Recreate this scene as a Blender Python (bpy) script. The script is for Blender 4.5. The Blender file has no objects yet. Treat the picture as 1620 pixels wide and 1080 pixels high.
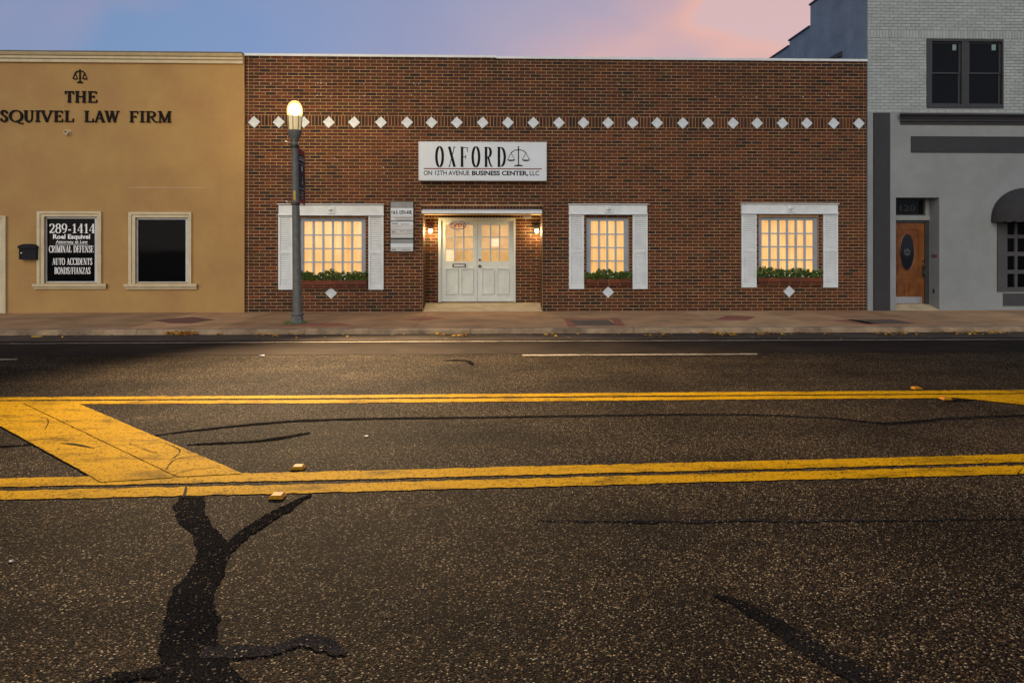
import bpy, math, random
from mathutils import Vector, noise as mnoise
random.seed(7)
rnd = random.Random(11)
SC = bpy.context.scene
COL = SC.collection
R = math.radians

# ------------------------------------------------------------------ camera
F = 1150.0                      # focal length in photo pixels
HOR = 392.0                     # horizon row of the photo
CAMH = 1.6
YAW = R(1.8)
cam_d = bpy.data.cameras.new('camera')
cam = bpy.data.objects.new('camera', cam_d)
COL.objects.link(cam)
cam_d.sensor_width = 36.0
cam_d.lens = F / 1620 * 36
cam_d.shift_y = -(540 - HOR) / 1620
cam_d.clip_start = 0.05
cam_d.clip_end = 3000
cam.location = (0, 0, CAMH)
cam.rotation_euler = (R(90), 0, -YAW)
SC.camera = cam

# ------------------------------------------------------------------ world, sun, exposure
SUN_EL, SUN_AZ = R(21), R(196)           # azimuth clockwise from +Y: behind the camera, a little left
w = bpy.data.worlds.new('World')
SC.world = w
w.use_nodes = True
nt = w.node_tree
nt.nodes.clear()
N = nt.nodes.new
L = nt.links.new
out = N('ShaderNodeOutputWorld')
sky = N('ShaderNodeTexSky')
sky.sky_type = 'NISHITA'
sky.sun_disc = False
sky.sun_elevation = SUN_EL
sky.sun_rotation = SUN_AZ
bg1 = N('ShaderNodeBackground'); bg1.inputs[1].default_value = 0.018
L(sky.outputs[0], bg1.inputs[0])
tc = N('ShaderNodeTexCoord')
glow = Vector((math.sin(R(23)), math.cos(R(23)), 0.30)).normalized()
dot = N('ShaderNodeVectorMath'); dot.operation = 'DOT_PRODUCT'
dot.inputs[1].default_value = glow
L(tc.outputs['Generated'], dot.inputs[0])
mp = N('ShaderNodeMapping'); mp.inputs['Scale'].default_value = (1.0, 1.0, 2.2)
L(tc.outputs['Generated'], mp.inputs[0])
cn = N('ShaderNodeTexNoise'); cn.inputs['Scale'].default_value = 3.2; cn.inputs['Detail'].default_value = 1.6
cn.inputs['Roughness'].default_value = 0.45; cn.inputs['Distortion'].default_value = 0.6
L(mp.outputs[0], cn.inputs['Vector'])
ma = N('ShaderNodeMath'); ma.operation = 'MULTIPLY_ADD'; ma.inputs[1].default_value = 0.11; ma.inputs[2].default_value = -0.06
L(cn.outputs[0], ma.inputs[0])
ad = N('ShaderNodeMath'); ad.operation = 'ADD'
L(dot.outputs['Value'], ad.inputs[0]); L(ma.outputs[0], ad.inputs[1])
cr = N('ShaderNodeValToRGB')
el = cr.color_ramp.elements
stops = [(0.0, (.20, .27, .42)), (0.55, (.145, .25, .43)), (0.78, (.19, .275, .50)), (0.88, (.27, .29, .46)),
         (0.945, (.41, .33, .43)), (0.975, (.56, .36, .39)), (0.994, (.80, .42, .33)), (1.0, (.70, .44, .42))]
el[0].position, el[0].color = stops[0][0], stops[0][1] + (1,)
el[1].position, el[1].color = stops[-1][0], stops[-1][1] + (1,)
for p, c in stops[1:-1]:
    e = el.new(p); e.color = c + (1,)
L(ad.outputs[0], cr.inputs[0])
bg2 = N('ShaderNodeBackground'); bg2.inputs[1].default_value = 0.92
cn2 = N('ShaderNodeTexNoise'); cn2.inputs['Scale'].default_value = 3.4; cn2.inputs['Detail'].default_value = 2; cn2.inputs['Distortion'].default_value = 0.8
mp3 = N('ShaderNodeMapping'); mp3.inputs['Location'].default_value = (4.3, 1.7, 0); mp3.inputs['Scale'].default_value = (1, 1, 1.8)
L(tc.outputs['Generated'], mp3.inputs[0]); L(mp3.outputs[0], cn2.inputs['Vector'])
cr2 = N('ShaderNodeValToRGB'); cr2.color_ramp.elements[0].position = 0.42; cr2.color_ramp.elements[0].color = (0, 0, 0, 1); cr2.color_ramp.elements[1].position = 0.64; cr2.color_ramp.elements[1].color = (.75, .75, .75, 1)
L(cn2.outputs[0], cr2.inputs[0])
mxs = N('ShaderNodeMix'); mxs.data_type = 'RGBA'
L(cr2.outputs[0], mxs.inputs[0]); L(cr.outputs[0], mxs.inputs[6]); mxs.inputs[7].default_value = (.29, .275, .43, 1)
dmk = N('ShaderNodeMapRange'); dmk.inputs[1].default_value = 0.86; dmk.inputs[2].default_value = 0.95; dmk.inputs[3].default_value = 0.0; dmk.inputs[4].default_value = 1.0
L(dot.outputs['Value'], dmk.inputs[0])
mxs2 = N('ShaderNodeMix'); mxs2.data_type = 'RGBA'
L(dmk.outputs[0], mxs2.inputs[0]); L(mxs.outputs[2], mxs2.inputs[6]); L(cr.outputs[0], mxs2.inputs[7])
L(mxs2.outputs[2], bg2.inputs[0])
adds = N('ShaderNodeAddShader')
L(bg1.outputs[0], adds.inputs[0]); L(bg2.outputs[0], adds.inputs[1])
L(adds.outputs[0], out.inputs[0])

sd = bpy.data.lights.new('sun', 'SUN')
sd.energy = 1.9
sd.angle = R(55)
sd.color = (1.0, 0.90, 0.76)
sun = bpy.data.objects.new('sun', sd)
COL.objects.link(sun)
to_sun = Vector((math.sin(SUN_AZ) * math.cos(SUN_EL), math.cos(SUN_AZ) * math.cos(SUN_EL), math.sin(SUN_EL)))
sun.rotation_euler = (-to_sun).to_track_quat('-Z', 'Y').to_euler()
sun.location = to_sun * 60

SC.view_settings.view_transform = 'Standard'
SC.view_settings.look = 'None'
SC.view_settings.exposure = 0.0
SC.view_settings.gamma = 1.0
SC.view_settings.use_curve_mapping = False

# ------------------------------------------------------------------ measuring: photo pixel -> metres
SY, CY = math.sin(YAW), math.cos(YAW)
def ray(px, py):
    a = (px - 810) / F
    return (SY + a * CY, CY - a * SY, (HOR - py) / F)
def X(px, Y):
    r = ray(px, HOR); return Y / r[1] * r[0]
def Z(px, py, Y):
    r = ray(px, py); return CAMH + Y / r[1] * r[2]
def at(px, py, Y):
    return Vector((X(px, Y), Y, Z(px, py, Y)))
def gnd(px, py, z=0.0):
    r = ray(px, py); t = (z - CAMH) / r[2]
    return Vector((r[0] * t, r[1] * t, z))

# ------------------------------------------------------------------ mesh builder
class MB:
    def __init__(s):
        s.v, s.f, s.t = [], [], []
    def face(s, pts, tint=None):
        n = len(s.v); s.v.extend([tuple(p) for p in pts]); s.f.append(tuple(range(n, n + len(pts)))); s.t.append(tint)
    def box(s, x0, x1, y0, y1, z0, z1, tint=None, back=True):
        if x0 > x1: x0, x1 = x1, x0
        if y0 > y1: y0, y1 = y1, y0
        if z0 > z1: z0, z1 = z1, z0
        n = len(s.v)
        s.v += [(x0, y0, z0), (x1, y0, z0), (x1, y1, z0), (x0, y1, z0), (x0, y0, z1), (x1, y0, z1), (x1, y1, z1), (x0, y1, z1)]
        fs = [(0, 1, 5, 4), (1, 2, 6, 5), (3, 0, 4, 7), (4, 5, 6, 7), (3, 2, 1, 0)]
        if back: fs.append((2, 3, 7, 6))
        for f in fs:
            s.f.append(tuple(n + i for i in f)); s.t.append(tint)
    def prism(s, pts, y0, y1, tint=None):
        """closed outline of (x, z) points, counter-clockwise seen from -Y, from y0 (front) to y1"""
        n = len(s.v); k = len(pts)
        s.v += [(p[0], y0, p[1]) for p in pts] + [(p[0], y1, p[1]) for p in pts]
        s.f.append(tuple(range(n, n + k))); s.t.append(tint)
        s.f.append(tuple(range(n + 2 * k - 1, n + k - 1, -1))); s.t.append(tint)
        for i in range(k):
            j = (i + 1) % k
            s.f.append((n + j, n + i, n + k + i, n + k + j)); s.t.append(tint)
    def extrude_x(s, prof, x0, x1, xin0=0.0, xin1=0.0, tint=None):
        """profile of (y, z) swept along X; xin: how far an end steps in per metre of y depth (mitred ends)"""
        n = len(s.v); k = len(prof); ymax = max(p[0] for p in prof)
        s.v += [(x0 + (p[0] - ymax) * xin0, p[0], p[1]) for p in prof] + [(x1 - (p[0] - ymax) * xin1, p[0], p[1]) for p in prof]
        for i in range(k):
            j = (i + 1) % k
            s.f.append((n + i, n + j, n + k + j, n + k + i)); s.t.append(tint)
        s.f.append(tuple(range(n + k - 1, n - 1, -1))); s.t.append(tint)
        s.f.append(tuple(range(n + k, n + 2 * k))); s.t.append(tint)
    def lathe(s, prof, c, seg=20, lean=(0, 0), tint=None):
        n = len(s.v); z00 = prof[0][1]
        for r, z in prof:
            for i in range(seg):
                a = 2 * math.pi * i / seg
                s.v.append((c[0] + lean[0] * (z - z00) + r * math.cos(a), c[1] + lean[1] * (z - z00) + r * math.sin(a), c[2] + z))
        for k in range(len(prof) - 1):
            for i in range(seg):
                j = (i + 1) % seg
                s.f.append((n + k * seg + i, n + k * seg + j, n + (k + 1) * seg + j, n + (k + 1) * seg + i)); s.t.append(tint)
        s.f.append(tuple(n + i for i in reversed(range(seg)))); s.t.append(tint)
        m = n + (len(prof) - 1) * seg
        s.f.append(tuple(m + i for i in range(seg))); s.t.append(tint)
    def tube(s, pts, r, seg=8, tint=None):
        pts = [Vector(p) for p in pts]; n = len(s.v)
        for i, p in enumerate(pts):
            d = (pts[min(i + 1, len(pts) - 1)] - pts[max(i - 1, 0)]).normalized()
            u = d.cross(Vector((0, 0, 1)))
            if u.length < 1e-4: u = d.cross(Vector((0, 1, 0)))
            u.normalize(); v = d.cross(u)
            for k in range(seg):
                a = 2 * math.pi * k / seg
                s.v.append(tuple(p + u * math.cos(a) * r + v * math.sin(a) * r))
        for i in range(len(pts) - 1):
            for k in range(seg):
                j = (k + 1) % seg
                s.f.append((n + i * seg + k, n + i * seg + j, n + (i + 1) * seg + j, n + (i + 1) * seg + k)); s.t.append(tint)
        s.f.append(tuple(n + k for k in reversed(range(seg)))); s.t.append(tint)
        m = n + (len(pts) - 1) * seg
        s.f.append(tuple(m + k for k in range(seg))); s.t.append(tint)
    def mesh(s, name, mat, smooth=False):
        me = bpy.data.meshes.new(name)
        me.from_pydata(s.v, [], s.f)
        if any(t is not None for t in s.t):
            ca = me.color_attributes.new('tint', 'FLOAT_COLOR', 'CORNER')
            vals = []
            for t, f in zip(s.t, s.f):
                vals += (list(t) if t else [1, 1, 1]) [:3] * 0
                for _ in f: vals += [t[0], t[1], t[2], 1.0] if t else [1, 1, 1, 1]
            ca.data.foreach_set('color', vals)
        if mat: me.materials.append(mat)
        me.update()
        if smooth:
            me.polygons.foreach_set('use_smooth', [True] * len(me.polygons))
            try: me.set_sharp_from_angle(angle=R(35))
            except Exception: pass
        return me
    def build(s, name, mat, parent=None, smooth=False, **props):
        return link(name, s.mesh(name, mat, smooth), parent, **props)

def link(name, data, parent=None, **props):
    o = bpy.data.objects.new(name, data)
    COL.objects.link(o)
    if parent is not None: o.parent = parent
    for k, v in props.items(): o[k] = v
    return o
def thing(name, label, cat, group=None):
    o = bpy.data.objects.new(name, None); o.empty_display_size = 0.2
    COL.objects.link(o); o['label'] = label; o['category'] = cat
    if group: o['group'] = group
    return o
def tag(o, label, cat, group=None):
    o['label'] = label; o['category'] = cat
    if group: o['group'] = group
    return o

# ------------------------------------------------------------------ materials
def mat(name, col, rough=0.6, var=0.18, scale=6.0, bump=0.0, bscale=60.0, metal=0.0, spec=0.4, tint=False, col2=None, emit=None, estr=0.0):
    m = bpy.data.materials.new(name); m.use_nodes = True
    t = m.node_tree; b = t.nodes['Principled BSDF']
    b.inputs['Roughness'].default_value = rough
    b.inputs['Metallic'].default_value = metal
    b.inputs['Specular IOR Level'].default_value = spec
    tcn = t.nodes.new('ShaderNodeTexCoord')
    nz = t.nodes.new('ShaderNodeTexNoise'); nz.inputs['Scale'].default_value = scale; nz.inputs['Detail'].default_value = 5
    nz.inputs['Roughness'].default_value = 0.62
    t.links.new(tcn.outputs['Object'], nz.inputs['Vector'])
    rp = t.nodes.new('ShaderNodeValToRGB')
    rp.color_ramp.elements[0].position = 0.3; rp.color_ramp.elements[1].position = 0.7
    a = col; c2 = col2 or tuple(min(1, c * (1 + var)) for c in col)
    if col2 is None: a = tuple(c * (1 - var) for c in col)
    rp.color_ramp.elements[0].color = (*a, 1); rp.color_ramp.elements[1].color = (*c2, 1)
    t.links.new(nz.outputs[0], rp.inputs[0])
    src = rp.outputs[0]
    if tint:
        at_ = t.nodes.new('ShaderNodeVertexColor'); at_.layer_name = 'tint'
        mx = t.nodes.new('ShaderNodeMix'); mx.data_type = 'RGBA'; mx.blend_type = 'MULTIPLY'; mx.inputs[0].default_value = 1
        t.links.new(src, mx.inputs[6]); t.links.new(at_.outputs[0], mx.inputs[7])
        src = mx.outputs[2]
    t.links.new(src, b.inputs['Base Color'])
    if bump:
        n2 = t.nodes.new('ShaderNodeTexNoise'); n2.inputs['Scale'].default_value = bscale; n2.inputs['Detail'].default_value = 4
        t.links.new(tcn.outputs['Object'], n2.inputs['Vector'])
        bp = t.nodes.new('ShaderNodeBump'); bp.inputs['Strength'].default_value = 0.6; bp.inputs['Distance'].default_value = bump
        t.links.new(n2.outputs[0], bp.inputs['Height']); t.links.new(bp.outputs[0], b.inputs['Normal'])
    if emit:
        b.inputs['Emission Color'].default_value = (*emit, 1); b.inputs['Emission Strength'].default_value = estr
    return m

M = {}
M['brick'] = mat('brick_face', (1, 1, 1), 0.75, 0.25, 14, 0.003, 90, tint=True, spec=0.3)
M['mortar'] = mat('mortar', (.39, .25, .12), 0.9, 0.3, 3, 0.002, 120, spec=0.2)
M['stucco'] = mat('ochre_stucco', (.325, .188, .076), 0.9, 0.2, 1.3, 0.006, 30, spec=0.2, col2=(.385, .245, .088))
M['trim'] = mat('cream_trim', (.50, .42, .26), 0.6, 0.12, 5, 0.001, 60)
M['white'] = mat('white_paint', (.58, .62, .62), 0.5, 0.1, 4, 0.0008, 80)
M['bluewhite'] = mat('window_paint', (.24, .28, .33), 0.5, 0.12, 6)
M['muntinpaint'] = mat('muntin_paint', (.30, .36, .42), 0.5, 0.12, 6)
M['door'] = mat('door_paint', (.50, .54, .50), 0.5, 0.08, 4)
M['tile'] = mat('white_tile', (.50, .55, .57), 0.4, 0.16, 9)
M['greypaint'] = mat('grey_paint', (.295, .325, .315), 0.75, 0.1, 2.0, 0.003, 50, tint=True, spec=0.3)
M['greystucco'] = mat('grey_stucco', (.215, .232, .230), 0.85, 0.12, 1.2, 0.003, 40, spec=0.25)
M['bluegrey'] = mat('blue_grey_paint', (.15, .19, .24), 0.85, 0.22, 1.6, 0.01, 16, spec=0.25)
M['charcoal'] = mat('charcoal_paint', (.024, .024, .026), 0.65, 0.15, 3, 0.001, 40)
M['darkframe'] = mat('dark_frame', (.032, .033, .035), 0.5, 0.1, 5)
M['midgrey'] = mat('mid_grey_frame', (.05, .05, .052), 0.6, 0.1, 5)
M['awning'] = mat('awning_cloth', (.026, .026, .027), 0.9, 0.18, 8, 0.002, 120)
M['wood'] = mat('varnished_wood', (.085, .025, .004), 0.4, 0.3, 5, 0.001, 30, col2=(.185, .062, .009))
M['steel'] = mat('brushed_steel', (.5, .52, .54), 0.35, 0.1, 12, metal=0.9)
M['bronze'] = mat('dark_bronze', (.06, .05, .035), 0.4, 0.2, 20, metal=0.6)
M['letter'] = mat('letter_metal', (.008, .006, .005), 0.7, 0.2, 10, spec=0.12)
M['ink'] = mat('black_print', (.009, .010, .009), 0.7, 0.2, 10, spec=0.08)
M['redink'] = mat('red_print', (.16, .035, .02), 0.5, 0.1, 10)
M['whiteink'] = mat('white_print', (.75, .76, .75), 0.5, 0.05, 10)
M['scrap'] = mat('scrap_paper', (.42, .39, .33), 0.7, 0.2, 30)
M['signface'] = mat('sign_face', (.53, .59, .63), 0.4, 0.05, 2)
M['silver'] = mat('silver_panel', (.46, .48, .47), 0.45, 0.1, 6)
M['slate'] = mat('slate_panel', (.20, .215, .215), 0.45, 0.15, 6)
M['pole'] = mat('grey_pole', (.11, .112, .10), 0.55, 0.25, 10, 0.002, 60)
M['concrete'] = mat('pavement_concrete', (.36, .215, .108), 0.9, 0.3, 1.3, 0.003, 60, spec=0.2, tint=True)
M['kerb'] = mat('kerb_concrete', (.13, .092, .058), 0.9, 0.35, 3.0, 0.006, 30, spec=0.2, col2=(.38, .27, .16))
M['gutter'] = mat('gutter_concrete', (.06, .046, .034), 0.95, 0.35, 1.5, 0.003, 60, spec=0.08)
M['smoothroad'] = mat('smooth_asphalt', (.022, .0165, .013), 0.95, 0.3, 1.2, 0.003, 140, spec=0.03)
M['redpaver'] = mat('red_paver', (.25, .085, .05), 0.85, 0.2, 8, 0.003, 60)
M['maroon'] = mat('maroon_paver', (.13, .055, .04), 0.85, 0.2, 8, 0.003, 60)
M['ramp'] = mat('ramp_concrete', (.42, .34, .21), 0.9, 0.18, 4, 0.003, 70)
M['grate'] = mat('grate_iron', (.10, .072, .048), 0.7, 0.3, 20, 0.004, 60)
M['leaf'] = mat('plant_leaf', (.07, .135, .02), 0.6, 0.3, 20, tint=True)
M['petal'] = mat('flower_petal', (.75, .74, .62), 0.6, 0.1, 20)
M['dryleaf'] = mat('fallen_leaf', (.72, .40, .03), 0.7, 0.3, 30, tint=True)
M['navy'] = mat('navy_cloth', (.018, .022, .045), 0.8, 0.2, 8)
M['redcloth'] = mat('red_cloth', (.26, .022, .018), 0.8, 0.2, 8)
M['amber'] = mat('amber_reflector', (.30, .085, .004), 0.5, 0.2, 30, spec=0.2)
M['markerpaint'] = mat('marker_body', (.26, .12, .003), 0.7, 0.3, 30, spec=0.1)
M['mailbox'] = mat('mailbox_metal', (.010, .011, .014), 0.6, 0.2, 10, spec=0.12)
M['membrane'] = mat('roof_membrane', (.3, .3, .3), 0.9, 0.1, 1)
M['earth'] = mat('dry_earth', (.10, .085, .055), 0.95, 0.3, 0.2)
M['mint'] = mat('mint_sticker', (.16, .25, .21), 0.6)
M['black'] = mat('dark_interior', (.006, .006, .007), 0.9, 0.1, 3, spec=0.1)
M['yellowsticker'] = mat('yellow_sticker', (.65, .42, .03), 0.5, 0.1, 10)

def dark_glass(name, tintc, spec):
    m = bpy.data.materials.new(name); m.use_nodes = True
    b = m.node_tree.nodes['Principled BSDF']
    b.inputs['Base Color'].default_value = (*tintc, 1); b.inputs['Roughness'].default_value = 0.04
    b.inputs['Specular IOR Level'].default_value = spec
    t = m.node_tree; tcn = t.nodes.new('ShaderNodeTexCoord'); nz = t.nodes.new('ShaderNodeTexNoise'); nz.inputs['Scale'].default_value = 1.5
    bp = t.nodes.new('ShaderNodeBump'); bp.inputs['Strength'].default_value = 0.25; bp.inputs['Distance'].default_value = 0.004
    t.links.new(tcn.outputs['Object'], nz.inputs['Vector']); t.links.new(nz.outputs[0], bp.inputs['Height']); t.links.new(bp.outputs[0], b.inputs['Normal'])
    return m
M['darkglass'] = dark_glass('dark_glass', (.004, .004, .0045), 0.03)
M['upglass'] = dark_glass('upper_glass', (.006, .006, .006), 0.16)
M['oval'] = dark_glass('leaded_glass', (.008, .010, .014), 0.3)

def clear_glass():
    m = bpy.data.materials.new('clear_glass'); m.use_nodes = True
    t = m.node_tree; t.nodes.clear()
    o = t.nodes.new('ShaderNodeOutputMaterial'); mx = t.nodes.new('ShaderNodeMixShader')
    tr = t.nodes.new('ShaderNodeBsdfTransparent'); gl = t.nodes.new('ShaderNodeBsdfGlossy'); gl.inputs['Roughness'].default_value = 0.05
    fr = t.nodes.new('ShaderNodeFresnel'); fr.inputs[0].default_value = 1.35
    t.links.new(fr.outputs[0], mx.inputs[0]); t.links.new(tr.outputs[0], mx.inputs[1]); t.links.new(gl.outputs[0], mx.inputs[2]); t.links.new(mx.outputs[0], o.inputs[0])
    return m
M['glass'] = clear_glass()

def lit(name, c1, c2, strength, scale=4.0, vertical=True):
    """inside light put into emission: cloth, paper or a room behind glass"""
    m = bpy.data.materials.new(name); m.use_nodes = True
    t = m.node_tree; b = t.nodes['Principled BSDF']
    tcn = t.nodes.new('ShaderNodeTexCoord'); mp_ = t.nodes.new('ShaderNodeMapping')
    mp_.inputs['Scale'].default_value = (scale, scale, scale * (0.25 if vertical else 1))
    nz = t.nodes.new('ShaderNodeTexNoise'); nz.inputs['Scale'].default_value = 1.0; nz.inputs['Detail'].default_value = 4
    rp = t.nodes.new('ShaderNodeValToRGB'); rp.color_ramp.elements[0].position = 0.32; rp.color_ramp.elements[1].position = 0.68
    rp.color_ramp.elements[0].color = (*c1, 1); rp.color_ramp.elements[1].color = (*c2, 1)
    t.links.new(tcn.outputs['Object'], mp_.inputs[0]); t.links.new(mp_.outputs[0], nz.inputs['Vector']); t.links.new(nz.outputs[0], rp.inputs[0])
    wv = t.nodes.new('ShaderNodeTexWave'); wv.inputs['Scale'].default_value = 3.2 if vertical else .4; wv.inputs['Distortion'].default_value = 5.0; wv.inputs['Detail'].default_value = 3; wv.inputs['Detail Scale'].default_value = .7
    mp2 = t.nodes.new('ShaderNodeMapping'); mp2.inputs['Scale'].default_value = (1, 1, .22); t.links.new(tcn.outputs['Object'], mp2.inputs[0]); t.links.new(mp2.outputs[0], wv.inputs['Vector'])
    rw = t.nodes.new('ShaderNodeValToRGB'); rw.color_ramp.elements[0].color = (.90, .87, .82, 1); rw.color_ramp.elements[1].position = 0.45; rw.color_ramp.elements[1].color = (1.02, 1.02, 1.02, 1); t.links.new(wv.outputs[0], rw.inputs[0])  # shade of the folds painted into the emission colour
    mm = t.nodes.new('ShaderNodeMix'); mm.data_type = 'RGBA'; mm.blend_type = 'MULTIPLY'; mm.inputs[0].default_value = 1; t.links.new(rp.outputs[0], mm.inputs[6]); t.links.new(rw.outputs[0], mm.inputs[7])
    t.links.new(mm.outputs[2], b.inputs['Emission Color']); b.inputs['Emission Strength'].default_value = strength
    b.inputs['Base Color'].default_value = (.3, .22, .12, 1); b.inputs['Roughness'].default_value = 0.9
    return m
M['curtain'] = lit('lit_curtain', (.82, .43, .125), (1.0, .58, .215), 0.95, 7)
M['room'] = lit('lit_room', (.52, .25, .055), (.74, .40, .12), 0.9, 5, False)
M['paper'] = lit('lit_paper', (.95, .62, .33), (1, .72, .42), 0.95, 5, False)  # paper given its own glow in place of hallway light
M['lampglow'] = mat('lamp_glow', (.9, .85, .7), 0.4, emit=(1.0, .74, .36), estr=38)
M['lampfrost'] = mat('lamp_frosted', (.7, .6, .35), 0.3, emit=(1.0, .72, .30), estr=0.30)
def frosted_shell():
    m = bpy.data.materials.new('lamp_shell'); m.use_nodes = True
    t = m.node_tree; t.nodes.clear()
    o = t.nodes.new('ShaderNodeOutputMaterial'); mx = t.nodes.new('ShaderNodeMixShader'); mx.inputs[0].default_value = .5
    tr = t.nodes.new('ShaderNodeBsdfTransparent'); em = t.nodes.new('ShaderNodeEmission'); em.inputs[0].default_value = (1.0, .66, .22, 1); em.inputs[1].default_value = 2.2
    t.links.new(tr.outputs[0], mx.inputs[1]); t.links.new(em.outputs[0], mx.inputs[2]); t.links.new(mx.outputs[0], o.inputs[0])
    return m
M['lampshell'] = frosted_shell()
M['bulbglow'] = mat('bulb_glow', (.9, .85, .7), 0.4, emit=(1.0, .70, .30), estr=30)
M['neonred'] = mat('neon_red', (.25, .05, .04), 0.4, emit=(.9, .10, .06), estr=0.03)
M['neonblue'] = mat('neon_blue', (.08, .07, .16), 0.3, emit=(.3, .25, .6), estr=0.08)

def chipseal(name, tar=False, faded=1.0):
    """coarse chip-seal: rounded stones in bitumen, colour and relief only"""
    m = bpy.data.materials.new(name); m.use_nodes = True
    t = m.node_tree; b = t.nodes['Principled BSDF']; nn = t.nodes.new; lk = t.links.new
    tcn = nn('ShaderNodeTexCoord')
    v1 = nn('ShaderNodeTexVoronoi'); v1.inputs['Scale'].default_value = 128; v1.inputs['Randomness'].default_value = 1
    lk(tcn.outputs['Object'], v1.inputs['Vector'])
    sep = nn('ShaderNodeSeparateColor'); lk(v1.outputs['Color'], sep.inputs[0])
    rp = nn('ShaderNodeValToRGB'); e = rp.color_ramp.elements; rp.color_ramp.interpolation = 'CONSTANT'
    cols = [(0.0, (.010, .0080, .0070)), (0.24, (.021, .0150, .0115)), (0.40, (.040, .022, .0145)), (0.53, (.022, .022, .0145)), (0.63, (.019, .019, .022)), (0.71, (.060, .042, .026)),
            (0.81, (.095, .070, .044)), (0.90, (.19, .145, .085)), (0.967, (.36, .31, .21))]
    if tar: cols = [(0.0, (.0092, .0092, .0100)), (0.5, (.0125, .0120, .0122)), (0.75, (.0105, .0108, .0125)), (0.91, (.028, .023, .018)), (0.965, (.10, .082, .06))]
    e[0].position, e[0].color = cols[0][0], (*cols[0][1], 1); e[1].position, e[1].color = cols[-1][0], (*cols[-1][1], 1)
    for p, c in cols[1:-1]:
        q = e.new(p); q.color = (*c, 1)
    if tar:
        for q in e: q.color = (*[v * faded for v in q.color[:3]], 1)
    else:
        for q in e: q.color = (*[min(.5, v * .98) for v in q.color[:3]], 1)
    lk(sep.outputs[0], rp.inputs[0])
    # bitumen between the stones
    rp2 = nn('ShaderNodeValToRGB'); rp2.color_ramp.elements[0].position = 0.45; rp2.color_ramp.elements[0].color = (1, 1, 1, 1)
    rp2.color_ramp.elements[1].position = 0.75; rp2.color_ramp.elements[1].color = (.25, .23, .22, 1)
    lk(v1.outputs['Distance'], rp2.inputs[0])
    mx = nn('ShaderNodeMix'); mx.data_type = 'RGBA'; mx.blend_type = 'MULTIPLY'; mx.inputs[0].default_value = 1
    lk(rp.outputs[0], mx.inputs[6]); lk(rp2.outputs[0], mx.inputs[7])
    nz = nn('ShaderNodeTexNoise'); nz.inputs['Scale'].default_value = 0.9; nz.inputs['Detail'].default_value = 6; nz.inputs['Roughness'].default_value = 0.6
    lk(tcn.outputs['Object'], nz.inputs['Vector'])
    rp3 = nn('ShaderNodeValToRGB'); rp3.color_ramp.elements[0].position = 0.36; rp3.color_ramp.elements[0].color = (.56, .55, .55, 1)
    rp3.color_ramp.elements[1].position = 0.68; rp3.color_ramp.elements[1].color = (1.12, 1.08, 1.03, 1)
    lk(nz.outputs[0], rp3.inputs[0])
    mx2 = nn('ShaderNodeMix'); mx2.data_type = 'RGBA'; mx2.blend_type = 'MULTIPLY'; mx2.inputs[0].default_value = 1
    lk(mx.outputs[2], mx2.inputs[6]); lk(rp3.outputs[0], mx2.inputs[7])
    # worn wheel tracks and traffic film run along the street
    mt = nn('ShaderNodeMapping'); mt.inputs['Scale'].default_value = (.10, 1.35, 1); lk(tcn.outputs['Object'], mt.inputs[0])
    n3 = nn('ShaderNodeTexNoise'); n3.inputs['Scale'].default_value = 1.0; n3.inputs['Detail'].default_value = 7; n3.inputs['Roughness'].default_value = 0.58; lk(mt.outputs[0], n3.inputs['Vector'])
    r4 = nn('ShaderNodeValToRGB'); r4.color_ramp.elements[0].position = 0.36; r4.color_ramp.elements[0].color = (.74, .74, .76, 1); r4.color_ramp.elements[1].position = 0.66; r4.color_ramp.elements[1].color = (1.18, 1.15, 1.1, 1)
    lk(n3.outputs[0], r4.inputs[0])
    mx3 = nn('ShaderNodeMix'); mx3.data_type = 'RGBA'; mx3.blend_type = 'MULTIPLY'; mx3.inputs[0].default_value = 1
    lk(mx2.outputs[2], mx3.inputs[6]); lk(r4.outputs[0], mx3.inputs[7])
    lk(mx3.outputs[2], b.inputs['Base Color'])
    b.inputs['Roughness'].default_value = 0.9; b.inputs['Specular IOR Level'].default_value = 0.0 if tar else 0.03
    inv = nn('ShaderNodeMath'); inv.operation = 'SUBTRACT'; inv.inputs[0].default_value = 1
    lk(v1.outputs['Distance'], inv.inputs[1])
    ml = nn('ShaderNodeMath'); ml.operation = 'MULTIPLY_ADD'; ml.inputs[1].default_value = 0.8
    lk(sep.outputs[1], ml.inputs[0]); lk(inv.outputs[0], ml.inputs[2])
    bp = nn('ShaderNodeBump'); bp.inputs['Strength'].default_value = 0.35 if tar else 0.9; bp.inputs['Distance'].default_value = 0.006
    lk(ml.outputs[0], bp.inputs['Height']); lk(bp.outputs[0], b.inputs['Normal'])
    return m
M['chipseal'] = chipseal('chipseal_asphalt')
M['tar'] = chipseal('crack_sealant', True, 1.3)
M['oldtar'] = chipseal('faded_sealant', True, 2.7)

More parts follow.
